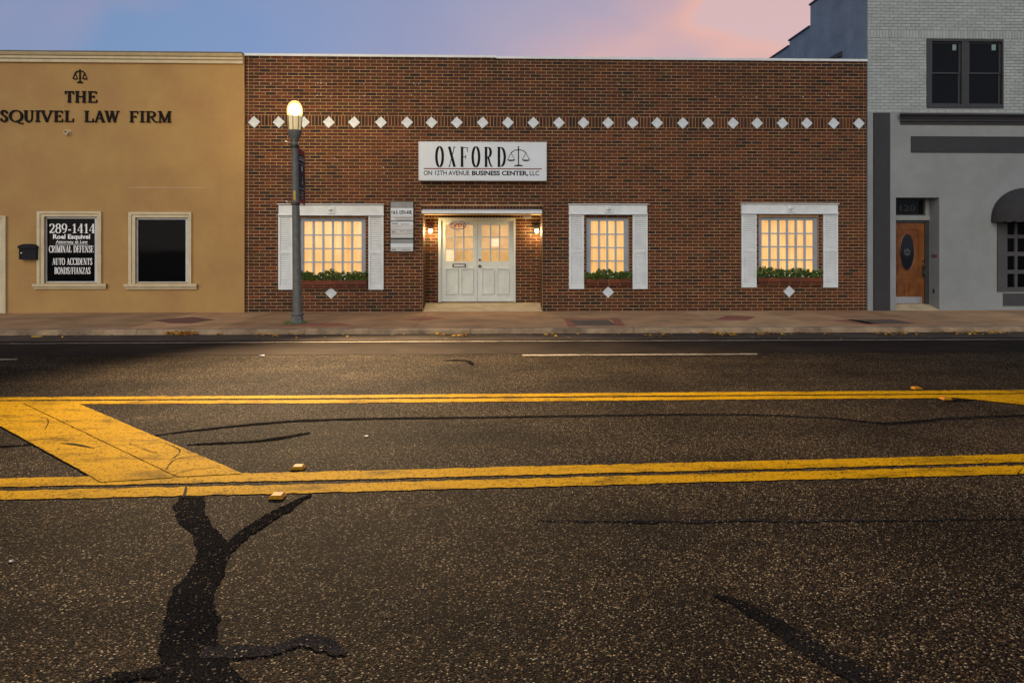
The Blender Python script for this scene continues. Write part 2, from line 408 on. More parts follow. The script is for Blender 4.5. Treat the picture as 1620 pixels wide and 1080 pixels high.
def road_paint(name, col, wear):
    m = bpy.data.materials.new(name); m.use_nodes = True
    t = m.node_tree; b = t.nodes['Principled BSDF']; nn = t.nodes.new; lk = t.links.new
    tcn = nn('ShaderNodeTexCoord')
    nz = nn('ShaderNodeTexNoise'); nz.inputs['Scale'].default_value = 1.6; nz.inputs['Detail'].default_value = 8; nz.inputs['Roughness'].default_value = 0.7
    mpp = nn('ShaderNodeMapping'); mpp.inputs['Scale'].default_value = (1.0, 2.6, 1)
    lk(tcn.outputs['Object'], mpp.inputs[0]); lk(mpp.outputs[0], nz.inputs['Vector'])
    rp = nn('ShaderNodeValToRGB'); rp.color_ramp.elements[0].position = 0.34; rp.color_ramp.elements[1].position = 0.50
    rp.color_ramp.elements[0].color = (*[c * wear for c in col], 1); rp.color_ramp.elements[1].color = (*col, 1)
    q = rp.color_ramp.elements.new(0.75); q.color = (*[c * 1.12 for c in col], 1)
    lk(nz.outputs[0], rp.inputs[0])
    v = nn('ShaderNodeTexVoronoi'); v.inputs['Scale'].default_value = 85; lk(tcn.outputs['Object'], v.inputs['Vector'])
    sp = nn('ShaderNodeSeparateColor'); lk(v.outputs['Color'], sp.inputs[0])
    pk = nn('ShaderNodeValToRGB'); pk.color_ramp.elements[0].position = 0.02; pk.color_ramp.elements[0].color = (.25, .2, .15, 1)
    pk.color_ramp.elements[1].position = 0.24; pk.color_ramp.elements[1].color = (1, 1, 1, 1); lk(sp.outputs[0], pk.inputs[0])
    mx = nn('ShaderNodeMix'); mx.data_type = 'RGBA'; mx.blend_type = 'MULTIPLY'; mx.inputs[0].default_value = 1
    lk(rp.outputs[0], mx.inputs[6]); lk(pk.outputs[0], mx.inputs[7]); lk(mx.outputs[2], b.inputs['Base Color'])
    b.inputs['Roughness'].default_value = 0.85; b.inputs['Specular IOR Level'].default_value = 0.03
    bp = nn('ShaderNodeBump'); bp.inputs['Strength'].default_value = 0.6; bp.inputs['Distance'].default_value = 0.004; bp.invert = True
    lk(v.outputs['Distance'], bp.inputs['Height']); lk(bp.outputs[0], b.inputs['Normal'])
    return m
M['yellow'] = road_paint('yellow_road_paint', (.325, .178, .001), 0.36)
M['whiteline'] = road_paint('white_road_paint', (.25, .215, .17), 0.4)

# ------------------------------------------------------------------ main planes
YW = 17.16          # front of the brick building
YL = 17.10          # front of the stucco building
YG = 17.12          # front of the grey building
ZS = 0.10           # pavement level
YK0, YK1 = 13.50, 13.66   # kerb

# ------------------------------------------------------------------ ground, road, pavement
mb = MB(); mb.box(-400, 400, -300, 700, -1.0, -0.02); mb.build('ground', M['earth'], kind='structure')
mb = MB(); mb.face([(-70, -10, 0), (70, -10, 0), (70, 13.5, 0), (-70, 13.5, 0)]); mb.build('road', M['chipseal'], kind='structure')
def wavy_strip(y0, y1, amp, z, x0=-40, x1=40, step=0.25):
    m_ = MB(); n = int((x1 - x0) / step)
    lo = [y0 + amp * mnoise.noise((i * step * .5, 3.1, 0)) + amp * .4 * mnoise.noise((i * step * 2.3, 9, 0)) for i in range(n + 1)]
    for i in range(n):
        m_.face([(x0 + i * step, lo[i], z), (x0 + (i + 1) * step, lo[i + 1], z), (x0 + (i + 1) * step, y1, z), (x0 + i * step, y1, z)])
    return m_
wavy_strip(10.95, 13.0, 0.10, 0.004).build('parking_lane', M['smoothroad'], kind='structure')
wavy_strip(12.62, 13.5, 0.05, 0.008).build('gutter', M['gutter'], kind='structure')

# pavement: one bed with slabs laid on it
mb = MB(); mb.box(-40, 40, YK1, 19.5, -0.02, 0.088); pave = mb.build('pavement', M['gutter'], kind='structure')
xs = [-40.0]
jx = [X(p, 15.5) for p in (-420, -290, -150, -20, 120, 262, 395, 530, 668)] + [gnd(891, 504, ZS).x, gnd(977, 504, ZS).x] + [X(p, 15.5) for p in (1110, 1240, 1330, 1430, 1520, 1640, 1790, 1930, 2100)]
xs += jx + [40.0]
for i in range(len(xs) - 1):
    tn = rnd.uniform(.8, 1.15); tn2 = rnd.uniform(.95, 1.05)
    mb = MB(); g = 0.006
    ysplit = [YK1 + .004, 19.4]
    mb.box(xs[i] + g, xs[i + 1] - g, ysplit[0], ysplit[1], 0.03, ZS + rnd.uniform(-.002, .002), (tn, tn * tn2, tn * tn2))
    mb.build('slab', M['concrete'], pave)
# kerb stones
kerb = thing('kerb', 'kerb', 'kerb'); del kerb['label']; del kerb['category']; kerb['kind'] = 'structure'
x = -40.0; k = 0
while x < 40:
    ln = 3.05
    prof = [(YK0 - .015, -.02), (YK0, .075), (YK0 + .03, .099), (YK1, .104), (YK1, -.02)]
    dz = rnd.uniform(-.004, .004)
    mb = MB(); mb.extrude_x([(a, b + dz) for a, b in reversed(prof)], x + .004, x + ln - .004)
    mb.build('kerb_stone', M['kerb'], kerb); x += ln

# ------------------------------------------------------------------ road markings
def strip(name, quadpts, z, material, jag=0.010, **props):
    """a painted band: two edges of pixel points, left to right, with slightly ragged rims"""
    top, bot = quadpts
    m_ = MB()
    def sample(line):
        pts = [gnd(p[0], p[1], z) for p in line]
        outp = []
        for a, b in zip(pts[:-1], pts[1:]):
            n = max(1, int((b - a).length / 0.05))
            outp += [a.lerp(b, i / n) for i in range(n)]
        return outp + [pts[-1]]
    A, B = sample(top), sample(bot)
    n = max(len(A), len(B))
    A = [A[min(len(A) - 1, int(i * len(A) / n))] for i in range(n)] if len(A) != n else A
    B = [B[min(len(B) - 1, int(i * len(B) / n))] for i in range(n)] if len(B) != n else B
    A = [Vector((p.x, p.y + rnd.uniform(-jag, jag), z)) for p in A]
    B = [Vector((p.x, p.y + rnd.uniform(-jag, jag), z)) for p in B]
    for i in range(n - 1):
        m_.face([B[i], B[i + 1], A[i + 1], A[i]])
    return m_.build(name, material, **props)
def ext(line, x0=-900, x1=2600):
    (xa, ya), (xb, yb) = line[0], line[-1]
    s0 = (line[1][1] - ya) / (line[1][0] - xa); s1 = (yb - line[-2][1]) / (xb - line[-2][0])
    return [(x0, ya + s0 * (x0 - xa))] + list(line) + [(x1, yb + s1 * (x1 - xb))]
ZP = 0.005
strip('yellow_line', (ext([(0, 628.2), (500, 625), (1300, 618.6), (1620, 616.6)]), ext([(0, 632.6), (500, 629.6), (1300, 623.6), (1620, 621.6)])), ZP, M['yellow'], kind='structure')
strip('yellow_line', (ext([(0, 634.4), (500, 632.2), (1300, 625.2), (1620, 623.0)]), ext([(0, 639.3), (500, 637.4), (1300, 630.4), (1620, 628.3)])), ZP, M['yellow'], kind='structure')
strip('yellow_line', (ext([(0, 756.2), (500, 745.6), (1300, 726), (1620, 717.6)]), ext([(0, 770), (500, 759), (1300, 739), (1620, 730.4)])), ZP, M['yellow'], kind='structure')
strip('yellow_line', (ext([(0, 776), (500, 765), (1300, 744), (1620, 735.6)]), ext([(0, 790), (500, 778.6), (1300, 757.2), (1620, 749)])), ZP, M['yellow'], kind='structure')
strip('edge_line', (ext([(0, 543.0), (620, 539.6), (1240, 537.2), (1620, 536)]), ext([(0, 543.9), (620, 540.8), (1240, 538.6), (1620, 537.2)])), 0.013, M['whiteline'], kind='structure')
strip('lane_line', ([(826, 560.6), (1198, 558.8)], [(826, 562.6), (1198, 560.6)]), 0.009, M['whiteline'], kind='structure')
strip('lane_line', ([(-300, 570.3), (27, 567.4)], [(-300, 572.3), (27, 569.2)]), 0.009, M['whiteline'], kind='structure')

def ragged(pts, z, amp, freq=9.0, step=0.03, seed=0.0):
    P = [gnd(p[0], p[1], z) for p in pts]; outp = []
    for a, b in zip(P, P[1:] + P[:1]):
        n = max(1, int((b - a).length / step))
        for i in range(n):
            q = a.lerp(b, i / n)
            outp.append(Vector((q.x + amp * (mnoise.noise((q.x * freq, q.y * freq, seed)) + .6 * mnoise.noise((q.x * freq * 3, q.y * freq * 3, seed + 5))),
                                q.y + amp * (mnoise.noise((q.x * freq, q.y * freq, seed + 9)) + .6 * mnoise.noise((q.x * freq * 3, q.y * freq * 3, seed + 14))), z)))
    return outp
def hatch(polys, **props):
    m_ = MB()
    for p in polys: m_.face(ragged(p, 0.009, 0.006, 12))
    return m_.build('yellow_hatch_bar', M['yellow'], **props)
hatch([[(160, 762), (145, 753), (0, 673), (-64, 637), (34, 637), (279, 754)][::-1], [(281.5, 753.6), (36.5, 637), (122, 637), (384, 748.4)][::-1]], kind='structure')
hatch([[(1500, 628), (1537, 631), (1620, 640), (1900, 672), (2100, 655), (1700, 626.5)]], kind='structure')

# crack sealant and dark repairs: ribbons with ragged edges
def ribbon(line, z, amp=0.012, seed=0):
    pts = [gnd(p[0], p[1], z) for p in line]; wd = [p[2] for p in line]
    # smooth resample
    dense = []
    for i in range(len(pts) - 1):
        p0 = pts[max(i - 1, 0)]; p1 = pts[i]; p2 = pts[i + 1]; p3 = pts[min(i + 2, len(pts) - 1)]
        n = max(2, int((p2 - p1).length / 0.014))
        for j in range(n):
            t = j / n
            q = 0.5 * ((2 * p1) + (p2 - p0) * t + (2 * p0 - 5 * p1 + 4 * p2 - p3) * t * t + (3 * p1 - p0 - 3 * p2 + p3) * t ** 3)
            dense.append((q, wd[i] * (1 - t) + wd[i + 1] * t))
    dense.append((pts[-1], wd[-1]))
    m_ = MB(); A, B = [], []
    for i, (q, w_) in enumerate(dense):
        d = dense[min(i + 1, len(dense) - 1)][0] - dense[max(i - 1, 0)][0]
        nrm = Vector((-d.y, d.x, 0)).normalized()
        jit = lambda s: amp * (mnoise.noise((q.x * 7, q.y * 7, s)) + .7 * mnoise.noise((q.x * 25, q.y * 25, s + 3)) + .5 * mnoise.noise((q.x * 80, q.y * 80, s + 1)))
        A.append(q + nrm * max(.002, w_ / 2 + jit(seed))); B.append(q - nrm * max(.002, w_ / 2 + jit(seed + 7)))
    for i in range(len(A) - 1):
        m_.face([A[i], B[i], B[i + 1], A[i + 1]])
    for i, f in enumerate(m_.f):
        a, b, c = [Vector(m_.v[j]) for j in f[:3]]
        if (b - a).cross(c - a).z < 0: m_.f[i] = tuple(reversed(f))
    return m_
ZT = 0.004
for line in ([(40, 655, .004), (75, 662, .007), (72, 678, .004)], [(262, 742, .004), (280, 725, .010), (330, 719, .005)], [(272, 752, .004), (300, 742, .010), (345, 738, .004)], [(262, 700, .003), (285, 712, .008), (268, 728, .003)],
             [(205, 700, .003), (235, 712, .006), (250, 716, .003)], [(296, 764, .010), (292, 780, .02), (290, 786, .010)], [(95, 700, .01), (118, 702, .03), (150, 708, .006)]):
    ribbon(line, .0135, .006, 21).build('paint_crack', M['smoothroad'], kind='structure')
TARP = dict(kind='structure')
main = [(283, 786), (275, 800), (280, 820), (305, 845), (312, 880), (290, 915), (270, 930), (262, 965), (255, 1020), (248, 1100),
        (410, 1100), (392, 1080), (360, 1040), (340, 1010), (345, 985), (338, 950), (343, 925), (358, 905), (363, 865), (352, 845), (335, 832), (324, 810), (322, 786)]
m_ = MB(); m_.face(ragged(main, ZT, 0.018, 7, .012)); m_.build('tar_patch', M['tar'], **TARP)
ribbon([(335, 890, .02), (352, 872, .12), (385, 845, .09), (440, 810, .10), (492, 782, .03)], ZT + .0012, .018, 1).build('tar_seam', M['tar'], **TARP)
ribbon([(320, 1030, .10), (420, 1028, .06), (480, 1014, .09), (515, 1018, .10), (545, 1034, .02)], ZT + .0012, .02, 2).build('tar_seam', M['oldtar'], **TARP)
ribbon([(275, 1060, .07), (200, 1068, .05), (110, 1090, .05)], ZT + .0018, .02, 3).build('tar_seam', M['tar'], **TARP)
ribbon([(1128, 940, .02), (1165, 952, .07), (1215, 980, .10), (1280, 1022, .12), (1350, 1060, .13), (1430, 1105, .14)], ZT, .016, 4).build('tar_seam', M['tar'], **TARP)
ribbon([(-200, 712, .05), (0, 706, .06), (62, 701, .03)], ZT, .02, 5).build('tar_seam', M['tar'], **TARP)
ribbon([(236, 690, .03), (300, 681.5, .06), (400, 671, .07), (500, 664, .075), (640, 661, .08), (740, 660, .07), (900, 657.6, .075), (1060, 655.5, .08), (1200, 656, .075),
        (1310, 661, .07), (1360, 666, .075), (1410, 669.5, .09), (1450, 666, .075), (1520, 660.5, .09), (1620, 657, .09), (1800, 650, .07)], ZT, .016, 6).build('tar_seam', M['tar'], **TARP)
ribbon([(296, 703, .03), (340, 701, .06), (400, 698, .07), (445, 692, .09), (490, 684, .05)], ZT, .018, 7).build('tar_seam', M['tar'], **TARP)
ribbon([(700, 570, .03), (735, 570, .12), (748, 577, .04)], ZT + .004, .02, 8).build('tar_seam', M['tar'], **TARP)
ribbon([(850, 822, .008), (1000, 824, .022), (1200, 823, .028), (1400, 822, .022), (1620, 819, .022), (1750, 818, .022)], ZT, .024, 9).build('tar_seam', M['oldtar'], **TARP)
ribbon([(1500, 633.5, .02), (1520, 632.8, .07), (1537, 633, .03)], ZT + .006, .01, 10).build('tar_seam', M['tar'], **TARP)

# ------------------------------------------------------------------ brick work
PAL = [((.150, .040, .013), 32), ((.122, .034, .013), 30), ((.098, .030, .013), 16), ((.080, .025, .012), 10), ((.050, .023, .014), 6), ((.030, .018, .013), 4), ((.190, .052, .015), 10), ((.100, .046, .015), 8)]
PALL = [c for c, n in PAL for _ in range(n)]
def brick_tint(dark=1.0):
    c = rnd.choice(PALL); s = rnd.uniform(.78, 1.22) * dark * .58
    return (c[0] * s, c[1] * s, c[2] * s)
def inside(x0, x1, z0, z1, holes):
    for h in holes:
        if x0 < h[1] - .001 and x1 > h[0] + .001 and z0 < h[3] - .001 and z1 > h[2] + .001: return h
    return None
def cut_span(x0, x1, z0, z1, holes):
    """the parts of one brick that lie outside the openings"""
    spans = [(x0, x1)]
    for h in holes:
        if z0 < h[3] - .004 and z1 > h[2] + .004:
            nx = []
            for a, b in spans:
                if b <= h[0] or a >= h[1]: nx.append((a, b)); continue
                if a < h[0]: nx.append((a, h[0]))
                if b > h[1]: nx.append((h[1], b))
            spans = nx
    return [s for s in spans if s[1] - s[0] > .02]
def lay_field(x0, x1, z0, n, pitch, lng, joint, yf, holes, tintf, recs, start=0):
    """running bond: records (x0, x1, z0, z1, front y, tint, is it a whole stretcher)"""
    for i in range(n):
        za, zb = z0 + i * pitch + joint / 2, z0 + (i + 1) * pitch - joint / 2
        off = (lng / 2 if (i + start) % 2 else 0) + rnd.uniform(-.006, .006)
        x = x0 - off
        while x < x1:
            a, b = max(x, x0), min(x + lng, x1)
            for s, e in cut_span(a, b, za, zb, holes):
                whole = abs((e - s) - lng) < 1e-4
                recs.append((s + joint / 2, e - joint / 2, za, zb, yf + rnd.uniform(-.0025, .002), tintf(i), whole))
            x += lng
def backing(mbk, x0, x1, z0, z1, holes, yf, depth):
    """wall face with openings and their reveals"""
    gx = sorted({x0, x1, *[min(max(h[k], x0), x1) for h in holes for k in (0, 1)]})
    gz = sorted({z0, z1, *[min(max(h[k], z0), z1) for h in holes for k in (2, 3)]})
    for a, b in zip(gx[:-1], gx[1:]):
        for c, d in zip(gz[:-1], gz[1:]):
            if inside(a, b, c, d, holes): continue
            mbk.face([(a, yf, c), (b, yf, c), (b, yf, d), (a, yf, d)])
    for h in holes:
        a, b, c, d = h[:4]; y2 = yf + (h[4] if len(h) > 4 else depth)
        mbk.face([(a, yf, c), (a, yf, d), (a, y2, d), (a, y2, c)])
        mbk.face([(b, yf, d), (b, yf, c), (b, y2, c), (b, y2, d)])
        mbk.face([(a, yf, d), (b, yf, d), (b, y2, d), (a, y2, d)])
        mbk.face([(b, yf, c), (a, yf, c), (a, y2, c), (b, y2, c)])

brick_b = thing('brick_building', 'long single storey dark red brick building with white diamonds and lit windows', 'building')
BX0, BX1 = X(387, YW), X(1372, YW)
ZTOP = 6.085
PITCH, LNG, JT = 0.0763, 0.2585, 0.0125
def px_rect(x0, x1, y0, y1, Y):
    xm = (x0 + x1) / 2
    return (X(x0, Y), X(x1, Y), Z(xm, y1, Y), Z(xm, y0, Y))
WINS = [dict(fr=(474, 578, 345, 441), gl=(481, 572.5, 350.5, 436), cols=6, sh=((441, 463.5), (583.3, 607.2)), shy=(341, 458), hd=(439, 608, 322.5, 341), pl=(475, 580, 443, 455), di=(524, 463.5)),
        dict(fr=(928, 995, 344.5, 440), gl=(934.3, 987, 349.5, 434), cols=4, sh=((900, 923.5), (1000.3, 1024)), shy=(339.5, 457), hd=(899, 1025.5, 322.5, 339.5), pl=(927, 998, 441, 452), di=(962, 462)),
        dict(fr=(1200.5, 1295, 343.5, 440), gl=(1203.5, 1286.5, 348.5, 432), cols=6, sh=((1172.3, 1196), (1301.3, 1324.5)), shy=(339, 454.5), hd=(1172.3, 1327.5, 321.5, 338.5), pl=(1199, 1300.5, 439, 449.5), di=(1248, 461))]
RX0, RX1 = X(669, YW), X(858, YW)             # entrance recess
RZ1 = Z(763, 338.6, YW)
RD = 0.70
YR = YW + RD
holes = []
for wd_ in WINS:
    r = px_rect(*wd_['fr'], YW); holes.append((r[0], r[1], r[2] - .05, r[3], 0.24))
holes.append((RX0, RX1, ZS, RZ1, RD))
recs = []
SB = 4.449                                     # foot of the soldier band
fx0, fx1 = BX0 + .085, BX1 - .085
nlow = 57
plow = (SB - ZS) / nlow
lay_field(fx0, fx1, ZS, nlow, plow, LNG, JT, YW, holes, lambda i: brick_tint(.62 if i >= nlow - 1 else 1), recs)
SH_ = 0.256
zu = SB + SH_
nup = 18
pup = (ZTOP - zu) / nup
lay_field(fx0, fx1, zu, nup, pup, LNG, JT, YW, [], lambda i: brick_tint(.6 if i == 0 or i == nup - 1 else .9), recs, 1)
# stacked headers at both ends
for (a, b) in ((BX0, BX0 + .085), (BX1 - .085, BX1)):
    for i in range(nlow):
        recs.append((a + .003, b - JT / 2, ZS + i * plow + JT / 2, ZS + (i + 1) * plow - JT / 2, YW + rnd.uniform(-.002, .002), brick_tint(.9), False))
    for i in range(nup):
        recs.append((a + .003, b - JT / 2, zu + i * pup + JT / 2, zu + (i + 1) * pup - JT / 2, YW + rnd.uniform(-.002, .002), brick_tint(.9), False))
# soldier band between the diamonds
DIAX = [402, 441, 481, 520, 561, 603, 644, 683, 723, 763, 803, 844, 884, 923, 962, 1001, 1040, 1080, 1120, 1159, 1198, 1237, 1276, 1319, 1358]
dxs = [X(p, YW) for p in DIAX]
x = BX0
while x < BX1 - .03:
    recs.append((x + JT / 2, x + .0775 - JT / 2, SB + JT / 2, SB + SH_ - JT / 2, YW + rnd.uniform(-.002, .002), brick_tint(.8), False))
    x += .0775
# header course over the entrance canopy
x = RX0 - .05
xe = RX1 + .03
recs = [r for r in recs if not (r[2] > RZ1 - .02 and r[3] < RZ1 + .24 and r[0] > x - .3 and r[1] < xe + .3)] + \
       [c for r in recs if (r[2] > RZ1 - .02 and r[3] < RZ1 + .24 and r[0] > x - .3 and r[1] < xe + .3) for c in
        [(s, e, *r[2:6], False) for s, e in cut_span(r[0], r[1], r[2], r[3], [(x, xe, RZ1 + .0, RZ1 + .2)])]]
xx = x
while xx < xe - .02:
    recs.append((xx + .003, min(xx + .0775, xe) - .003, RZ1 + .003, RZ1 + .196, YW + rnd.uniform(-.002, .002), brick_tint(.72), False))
    xx += .0775
# back wall of the recess
DFX0, DFX1 = X(693.5, YR), X(815.5, YR)
DZ0, DZ1 = Z(755, 477.5, YR), Z(755, 344.5, YR)
dhole = (DFX0, DFX1, 0.0, DZ1)
nrec = int(round((RZ1 - ZS) / plow)) + 1
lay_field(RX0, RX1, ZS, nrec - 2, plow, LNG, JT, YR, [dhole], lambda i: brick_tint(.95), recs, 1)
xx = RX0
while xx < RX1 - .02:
    recs.append((xx + JT / 2, min(xx + .0775, RX1) - JT / 2, DZ1 + .004, RZ1 - .004, YR + rnd.uniform(-.002, .002), brick_tint(.6), False))  # soldiers under the canopy tinted darker for the shade there
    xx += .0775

def stained(r):
    xm, zm = (r[0] + r[1]) / 2, (r[2] + r[3]) / 2
    f = 1.0 - .55 * math.exp(-((xm - X(786, YW)) / .16) ** 2) * (1 if zm > 5.45 else 0)
    if zm > 5.2: f *= 1 - .35 * max(0, mnoise.noise((xm * .8, 2.2, 0))) * (zm - 5.2)
    f *= 1 + .16 * mnoise.noise((xm * .45, zm * .6, 7))
    if zm < .33: f *= .82
    return (*r[:5], tuple(v * f for v in r[5]), r[6])
recs = [stained(r) for r in recs]
def cam_depth(r):
    return ((r[0] + r[1]) / 2) * SY + r[4] * CY
def hidden_px(r):
    xm, zm = (r[0] + r[1]) / 2, (r[2] + r[3]) / 2
    for wd_ in WINS:                            # behind shutters, headers, boxes
        a = px_rect(wd_['hd'][0], wd_['hd'][1], wd_['hd'][2], wd_['pl'][3] + 6, YW)
        if a[0] < xm < a[1] and a[2] < zm < a[3]: return True
    for a in (px_rect(660, 867, 222, 292, YW), px_rect(614, 657, 316, 402, YW), px_rect(452, 487, 140, 520, YW)):
        if a[0] < xm < a[1] and a[2] < zm < a[3]: return True
    return False
whole = sorted([r for r in recs if r[6] and r[4] < YW + .1 and not hidden_px(r)], key=cam_depth)[:300]
single = {id(r) for r in whole}
rest = MB()
for r in recs:
    if id(r) in single: continue
    rest.box(r[0], r[1], r[4], r[4] + .03, r[2], r[3], r[5], back=False)
# the returns of the recess: left and right jamb
for side, xp in ((1, RX0), (-1, RX1)):
    for i in range(nrec - 1):
        za, zb = ZS + i * plow + JT / 2, min(ZS + (i + 1) * plow - JT / 2, RZ1 - .005)
        if zb < za: continue
        y = YW + .004 - (LNG / 2 if i % 2 else 0)
        while y < YR:
            a, b = max(y, YW + .004) + JT / 2, min(y + LNG, YR) - JT / 2
            if b - a > .02:
                xo = xp + side * .004
                t_ = brick_tint(.95)
                if side > 0: rest.face([(xo, a, za), (xo, b, za), (xo, b, zb), (xo, a, zb)], t_)
                else: rest.face([(xo, b, za), (xo, a, za), (xo, a, zb), (xo, b, zb)], t_)
            y += LNG
rest.build('brickwork', M['brick'], brick_b, kind='stuff')
bw, bh = LNG - JT, plow - JT
variants = []
for k in range(40):
    m_ = MB(); tn = brick_tint()
    c = .003
    m_.face([(-bw / 2 + c, 0, -bh / 2 + c), (bw / 2 - c, 0, -bh / 2 + c), (bw / 2 - c, 0, bh / 2 - c), (-bw / 2 + c, 0, bh / 2 - c)], tn)
    o_ = [(-bw / 2, -bh / 2), (bw / 2, -bh / 2), (bw / 2, bh / 2), (-bw / 2, bh / 2)]
    i_ = [(-bw / 2 + c, -bh / 2 + c), (bw / 2 - c, -bh / 2 + c), (bw / 2 - c, bh / 2 - c), (-bw / 2 + c, bh / 2 - c)]
    for q in range(4):
        j = (q + 1) % 4
        m_.face([(o_[q][0], c, o_[q][1]), (o_[j][0], c, o_[j][1]), (i_[j][0], 0, i_[j][1]), (i_[q][0], 0, i_[q][1])], tn)
        m_.face([(o_[q][0], .03, o_[q][1]), (o_[j][0], .03, o_[j][1]), (o_[j][0], c, o_[j][1]), (o_[q][0], c, o_[q][1])], tn)
    variants.append(m_.mesh('brick', M['brick']))
for r in whole:
    o = link('brick', rnd.choice(variants), brick_b)
    o.location = ((r[0] + r[1]) / 2, r[4], (r[2] + r[3]) / 2)
    o.rotation_euler = (rnd.uniform(-.02, .02), rnd.uniform(-.006, .006), rnd.uniform(-.006, .006))
    o.scale = (1, 1, (r[3] - r[2]) / bh)
# mortar bed, side, roof
mb = MB(); backing(mb, BX0, BX1, -.02, ZTOP, holes, YW + .007, .24)
backing(mb, RX0, RX1, -.02, RZ1, [(DFX0, DFX1, DZ0, DZ1, .12)], YR + .007, .12)
mb.face([(BX0, YW + .007, 0), (BX0, 34, 0), (BX0, 34, ZTOP), (BX0, YW + .007, ZTOP)][::-1])
mb.face([(BX1, YW + .007, 0), (BX1, 34, 0), (BX1, 34, 5.7), (BX1, YW + .007, 5.7)])
mb.face([(BX0, 34, 0), (BX1, 34, 0), (BX1, 34, 5.7), (BX0, 34, 5.7)][::-1])
mb.face([(BX0, YW + .3, 0), (BX1, YW + .3, 0), (BX1, YW + .3, .1), (BX0, YW + .3, .1)])
mb.build('wall', M['mortar'], brick_b)
mb = MB(); mb.box(BX0, BX1, YW + .35, 34, 5.55, 5.65); mb.build('roof', M['membrane'], brick_b)
mb = MB(); mb.box(BX0, BX1, YW + .03, YW + .33, ZTOP - .4, ZTOP + .005); mb.build('parapet', M['mortar'], brick_b)
xm_ = X(785, YW)
for a, b, dz in ((BX0 - .0, xm_, .012), (xm_ + .004, BX1 + .0, -.006)):
    mb = MB(); mb.extrude_x([(YW - .03, ZTOP + dz - .02), (YW - .03, ZTOP + dz + .035), (YW + .36, ZTOP + dz + .05), (YW + .36, ZTOP + dz - .02)][::-1], a, b); mb.build('coping', M['white'], brick_b)
# diamonds
s = 0.139
dm = MB()
dm.prism([(-s, 0), (0, -s), (s, 0), (0, s)], 0.0, .03)
dmesh = dm.mesh('diamond_tile', M['tile'])
for i, xd in enumerate(dxs):
    o = link('diamond_tile', dmesh, brick_b)
    o.location = (xd + rnd.uniform(-.01, .01), YW - .022, Z(DIAX[i], 193.5 + (2.2 * (DIAX[i] - 402) / 960), YW)); o.rotation_euler = (0, rnd.uniform(-.06, .06), 0)
for wd_ in WINS:
    o = link('diamond_tile', dmesh, brick_b); p = at(wd_['di'][0], wd_['di'][1], YW); o.location = (p.x, YW - .022, p.z)
# old anchor plugs
mb = MB()
for row, xs_ in ((131.5, (411, 429, 449, 470, 502, 507, 515, 525, 576, 608, 630, 654, 663, 980, 1160, 1207, 1236)),
                 (151, (449, 501, 507, 524, 576, 607, 632, 651, 673, 870, 985, 1003, 1058, 1131, 1176, 1197, 1218, 1270, 1310, 1330)), (249, (529, 700)), (264, (607,)), (273, (578, 607)), (296, (668, 870, 1050))):
    for p in xs_:
        c = at(p + rnd.uniform(-1, 1), row + rnd.uniform(-1.5, 1.5) + (p - 500) * .0022, YW); r_ = rnd.uniform(.008, .015)
        mb.lathe([(r_, -.0), (r_ * .8, .004)], (0, 0, 0), 7)
        k = len(mb.v) - 14
        for j in range(k, len(mb.v)):
            vx, vy, vz = mb.v[j]; mb.v[j] = (c.x + vx, YW - .001 - vz, c.z + vy)
mb.build('anchor_plugs', M['tile'], brick_b, kind='stuff')

# ------------------------------------------------------------------ windows of the brick building
def glazed(parent, glass_px, cols, rows, Y, bar, matf, glassmat, depth=.02, hbar=None):
    """panes and bars between them, as sub-parts"""
    x0, x1 = X(glass_px[0], Y), X(glass_px[1], Y)
    xm = (glass_px[0] + glass_px[1]) / 2
    z0, z1 = Z(xm, glass_px[3], Y), Z(xm, glass_px[2], Y)
    cw, ch = (x1 - x0) / cols, (z1 - z0) / rows
    for i in range(cols):
        for j in range(rows):
            m2 = MB(); m2.box(x0 + i * cw + .002, x0 + (i + 1) * cw - .002, Y + .004, Y + .008, z0 + j * ch + .002, z0 + (j + 1) * ch - .002)
            m2.build('pane', glassmat, parent)
    hb = hbar or bar
    for i in range(1, cols):
        m2 = MB(); m2.box(x0 + i * cw - bar / 2, x0 + i * cw + bar / 2, Y - depth, Y + .018, z0, z1); m2.build('muntin', matf, parent)
    for j in range(1, rows):
        m2 = MB(); m2.box(x0, x1, Y - depth + .003, Y + .016, z0 + j * ch - hb / 2, z0 + j * ch + hb / 2); m2.build('muntin', matf, parent)
    return x0, x1, z0, z1
def frame_bars(m2, o, i, y0, y1):
    """o: outer x0 x1 z0 z1; i: inner"""
    m2.box(o[0], i[0], y0, y1, o[2], o[3]); m2.box(i[1], o[1], y0, y1, o[2], o[3])
    m2.box(i[0], i[1], y0 + .002, y1, i[3], o[3]); m2.box(i[0], i[1], y0 + .002, y1, o[2], i[2])
YWIN = YW + .11
slat_cache = {}
